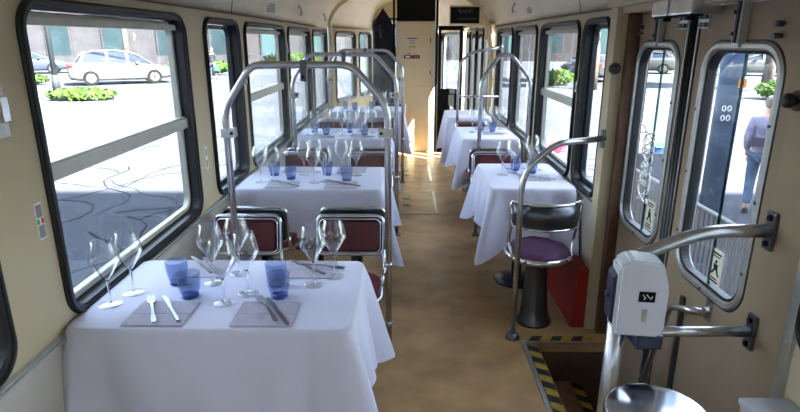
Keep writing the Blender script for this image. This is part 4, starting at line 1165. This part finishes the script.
# blue pillar by the door
t = thing('stop_pillar', 'thick blue pillar with orange sticker just outside the nearer door leaf', 'pillar', (2.74, 4.85, GZ))
mb = MB(); mb.cyl((0, 0, 0), (0, 0, 3.6), .095, n=20); mb.build('column', 'pole_blue', t)
mb = MB(); mb.cyl((0, 0, 0), (0, 0, .25), .13, n=20); mb.build('base', 'pole_blue', t)
mb = MB(); mb.box(.01, .07, -.11, -.085, 1.83, 1.90); mb.build('orange_sticker', 'orange', t)
mb = MB()
for k, (x, z) in enumerate(((-.075, 1.66), (-.03, 1.66), (-.075, 1.58), (-.03, 1.58))):
    mb.tube([(x+.015*math.cos(a*PI/4), -.094-.004, z+.022*math.sin(a*PI/4)) for a in range(8)], .004, 5, closed=True)
mb.build('white_marks', 'white', t)
# slatted fence by the stop
t = thing('picket_barrier', 'pale slatted barrier running alongside the doors outside', 'fence', (2.5, 4.2, GZ))
for y in (-2.4, -.8, .8, 1.95):
    mb = MB(); mb.cyl((0, y, 0), (0, y, .92), .025, n=10); mb.build('post', 'fence', t)
for z in (.1, .86):
    mb = MB(); mb.cyl((0, -2.4, z), (0, 1.95, z), .02, n=10); mb.build('rail', 'fence', t)
for k in range(60):
    y = -2.36+k*.0725
    mb = MB(); mb.box(-.006, .006, y-.018, y+.018, .11, .85)
    mb.build('slat', 'fence', t)
t = thing('advert_panel', 'low grey panel standing beyond the slatted barrier outside the farther door leaf', 'panel', (2.95, 6.6, GZ))
mb = MB(); mb.box(-.45, .45, -.03, .03, .12, .92, bev=.01); mb.build('board', 'fence_panel', t)
for x in (-.42, .42):
    mb = MB(); mb.cyl((x, .0, 0), (x, .0, .12), .02, n=8); mb.build('leg', 'fence', t)
t = thing('waste_bin', 'waste bin with a blue bag outside the farther door leaf', 'bin', (3.62, 7.9, GZ))
mb = MB(); mb.cyl((0, 0, 0), (0, 0, .5), .03, n=10); mb.build('post', 'fence', t)
mb = MB(); mb.lathe([(0, .42), (.10, .42), (.135, .50), (.15, .66), (.12, .76), (.13, .79), (.11, .78), (0, .74)], 14); mb.build('bag', 'bag_blue', t)
mb = MB(); mb.lathe([(.118, .755), (.135, .755), (.135, .775), (.118, .775)], 18, close=True); mb.build('hoop', 'fence', t)
# pink flower tubs outside the right window
t = thing('pink_planter', 'pink flower tub outside the nearest right table window', 'planter', (2.72, 10.1, GZ)); t.scale = (.6, .6, .6)
mb = MB(); mb.lathe([(0, 0), (.2, 0), (.27, .42), (.24, .42), (0, .38)], 18); mb.build('tub', 'fence', t)
mb = MB(); leaves(mb, (0, 0, .55), (.34, .34, .18), 260, .06, random.Random(9)); mb.ico((0, 0, .5), .2, 2, (1, 1, .7), jit=.3); mb.build('flowers', 'pink', t, normals=False)
# bicycle rack loops outside narrow right window
for k in range(3):
    t = thing('rack_hoop', 'pale steel street hoop outside the narrow right window', 'rack', (3.6+.25*k, 8.7+.9*k, GZ), group='street hoops')
    t['label'] = ('nearest', 'middle', 'farthest')[k]+' of three pale steel street hoops outside the narrow right window'
    mb = MB(); mb.tube(fillet([(-.3, 0, 0), (-.3, 0, .85), (.3, 0, .85), (.3, 0, 0)], .2, 6), .025, 8); mb.build('tube', 'fence', t)
    mb = MB(); mb.cyl((-.3, 0, 0), (-.3, 0, .02), .06, n=10); mb.cyl((.3, 0, 0), (.3, 0, .02), .06, n=10); mb.build('foot', 'fence', t)

# ------------------------------------------------------------------ people
def skin_mesh(name, chain, material, parent, sub=2):
    """chain: list of (name, parent index, position, radius)"""
    me = bpy.data.meshes.new(name)
    me.from_pydata([c[1] for c in chain], [(c[0], i) for i, c in enumerate(chain) if c[0] is not None], [])
    o = bpy.data.objects.new(name, me); C.objects.link(o)
    sk = o.modifiers.new('skin', 'SKIN'); sk.use_smooth_shade = True
    for i, c in enumerate(chain):
        v = me.skin_vertices[0].data[i]; r = c[2]; v.radius = r if isinstance(r, tuple) else (r, r); v.use_root = (i == 0)
    sb = o.modifiers.new('sub', 'SUBSURF'); sb.levels = sub; sb.render_levels = sub
    dg = bpy.context.evaluated_depsgraph_get(); ev = o.evaluated_get(dg); m2 = bpy.data.meshes.new_from_object(ev)
    bpy.data.objects.remove(o)
    m2.materials.clear(); m2.materials.append(MAT[material])
    for p in m2.polygons: p.use_smooth = True
    q = bpy.data.objects.new(name, m2); C.objects.link(q); q.parent = parent
    return q
def person(loc, rz, lb, sc, jm, pm, bag=None, walk=.16, hm='hair'):
    t = thing('person', lb, 'person', loc, rz); t.scale = (sc, sc, sc)
    # faces -Y ; 1.70 m
    w = walk
    body = [(None, (0, 0, .93), (.15, .11)), (0, (0, 0, 1.10), (.135, .10)), (1, (0, .01, 1.30), (.165, .11)), (2, (0, .01, 1.42), (.10, .08)), (3, (0, -.005, 1.50), (.052, .052)), (4, (0, -.02, 1.58), (.07, .085)), (5, (0, -.015, 1.66), (.068, .08)),
            (0, (-.09, 0, .86), .09), (7, (-.10, -w*.5, .50), .058), (8, (-.10, -w, .09), .04), (9, (-.105, -w-.12, .035), .035),
            (0, (.09, 0, .86), .09), (11, (.10, w*.3, .50), .058), (12, (.10, w*1.1, .11), .04), (13, (.105, w*.9-.10, .035), .035),
            (3, (-.17, .01, 1.39), .06), (15, (-.22, .05, 1.14), .045), (16, (-.20, -.05, .92), .034), (17, (-.195, -.08, .84), .03),
            (3, (.17, .01, 1.39), .06), (19, (.22, .05, 1.14), .045), (20, (.20, -.05, .92), .034), (21, (.195, -.08, .84), .03)]
    skin_mesh('body', body, 'skin', t)
    trou = [(None, (0, 0, .95), (.162, .122)), (0, (-.09, 0, .86), .105), (1, (-.10, -w*.5, .50), .078), (2, (-.10, -w, .12), .062), (0, (.09, 0, .86), .105), (4, (.10, w*.3, .50), .078), (5, (.10, w*1.1, .14), .062)]
    skin_mesh('jeans', trou, pm, t)
    jk = [(None, (0, 0, .86), (.20, .15)), (0, (0, 0, 1.10), (.17, .13)), (1, (0, .01, 1.30), (.185, .135)), (2, (0, .01, 1.42), (.12, .10)), (3, (0, 0, 1.47), (.07, .07)),
          (3, (-.175, .01, 1.385), .08), (5, (-.225, .05, 1.14), .065), (6, (-.205, -.04, .93), .05), (3, (.175, .01, 1.385), .08), (8, (.225, .05, 1.14), .065), (9, (.205, -.04, .93), .05)]
    skin_mesh('jacket', jk, jm, t)
    mb = MB(); mb.ico((0, .005, 1.67), .098, 3, (.92, 1.05, 1.0), jit=.05)
    for v in mb.bm.verts:
        if v.co.y < -.04 and v.co.z < 1.68: v.co.y = -.04
    mb.build('hair', hm, t)
    for s in (-1, 1):
        for k in range(4):
            x = s*.195; mb = MB(); mb.tube([(x+(k-1.5)*.0, -.105+k*.018, .82), (x-s*.004, -.11+k*.019, .785), (x-s*.014, -.11+k*.019, .755+.004*abs(k-1.5))], [.009, .0085, .007], 6); mb.build('finger', 'skin', t)
        mb = MB(); mb.tube([(s*.19, -.10, .85), (s*.178, -.125, .82), (s*.176, -.13, .79)], [.011, .009, .008], 6); mb.build('thumb', 'skin', t)
        mb = MB(); yy = -w if s < 0 else w*1.0; mb.tube([(s*.10, yy+.05, .05), (s*.10, yy-.03, .055), (s*.105, yy-.12, .04), (s*.105, yy-.17, .03)], [.045, .05, .042, .025], 10); mb.build('shoe', 'rubber', t)
        mb = MB(); mb.ico((s*.028, -.098, 1.60), .009, 1); mb.build('eye', 'white', t)
    mb = MB(); mb.tube([(0, -.10, 1.59), (0, -.118, 1.565), (0, -.105, 1.555)], [.008, .013, .01], 6); mb.build('nose', 'skin', t)
    if bag:
        mb = MB(); mb.box(.18, .32, -.16, .12, .50, .80, bev=.03); mb.build('bag', bag, t)
    return t
p = person((4.66, 7.25, GZ), R(150), 'person in a lavender jacket and blue jeans walking away outside the doors', .87, 'jacket', 'jeans')
mb = MB(); mb.box(-.17, .17, .125, .15, 1.02, 1.16, bev=.01); mb.build('jacket_panel', 'jacket_dark', p)
person((-11.2, 33.5, GZ), R(-20), 'person with a green bag standing beside the building, right of the white car', 1.0, 'black_cloth', 'jacket_dark', 'green_bag', walk=.05)

# ------------------------------------------------------------------ light
w = bpy.data.worlds.new('sky'); bpy.context.scene.world = w; w.use_nodes = True
nt = w.node_tree; bg = nt.nodes['Background']
sky = nt.nodes.new('ShaderNodeTexSky'); sky.sky_type = 'NISHITA'; sky.sun_disc = False; sky.sun_elevation = R(46); sky.sun_rotation = R(150)
hs = nt.nodes.new('ShaderNodeHueSaturation'); hs.inputs['Saturation'].default_value = .65
nt.links.new(sky.outputs[0], hs.inputs['Color']); nt.links.new(hs.outputs[0], bg.inputs[0])
bg.inputs['Strength'].default_value = .42
sl = bpy.data.lights.new('sun', 'SUN'); sl.energy = 24; sl.angle = R(.6); sl.color = (1, .97, .92)
so = bpy.data.objects.new('sun', sl); C.objects.link(so)
el, az = R(46), R(50)          # sun stands behind the camera and to its right
d = Vector((math.sin(az)*math.cos(el), -math.cos(az)*math.cos(el), math.sin(el)))
so.rotation_euler = d.to_track_quat('Z', 'Y').to_euler(); so.location = (10, -30, 30)

# ------------------------------------------------------------------ camera
cam = bpy.data.cameras.new('camera'); co = bpy.data.objects.new('camera', cam); C.objects.link(co)
cam.sensor_width = 36; cam.lens = 561/800*36; cam.clip_start = .02; cam.clip_end = 400
co.location = (0, 0, 1.61)
co.rotation_euler = (R(90-16.5), 0, R(.53))
sc = bpy.context.scene; sc.camera = co
sc.view_settings.view_transform = 'Standard'; sc.view_settings.look = 'None'; sc.view_settings.gamma = 1; sc.view_settings.use_curve_mapping = False
sc.view_settings.exposure = 2.5
sc.cycles.max_bounces = 10; sc.cycles.diffuse_bounces = 6; sc.cycles.transparent_max_bounces = 32; sc.cycles.transmission_bounces = 6
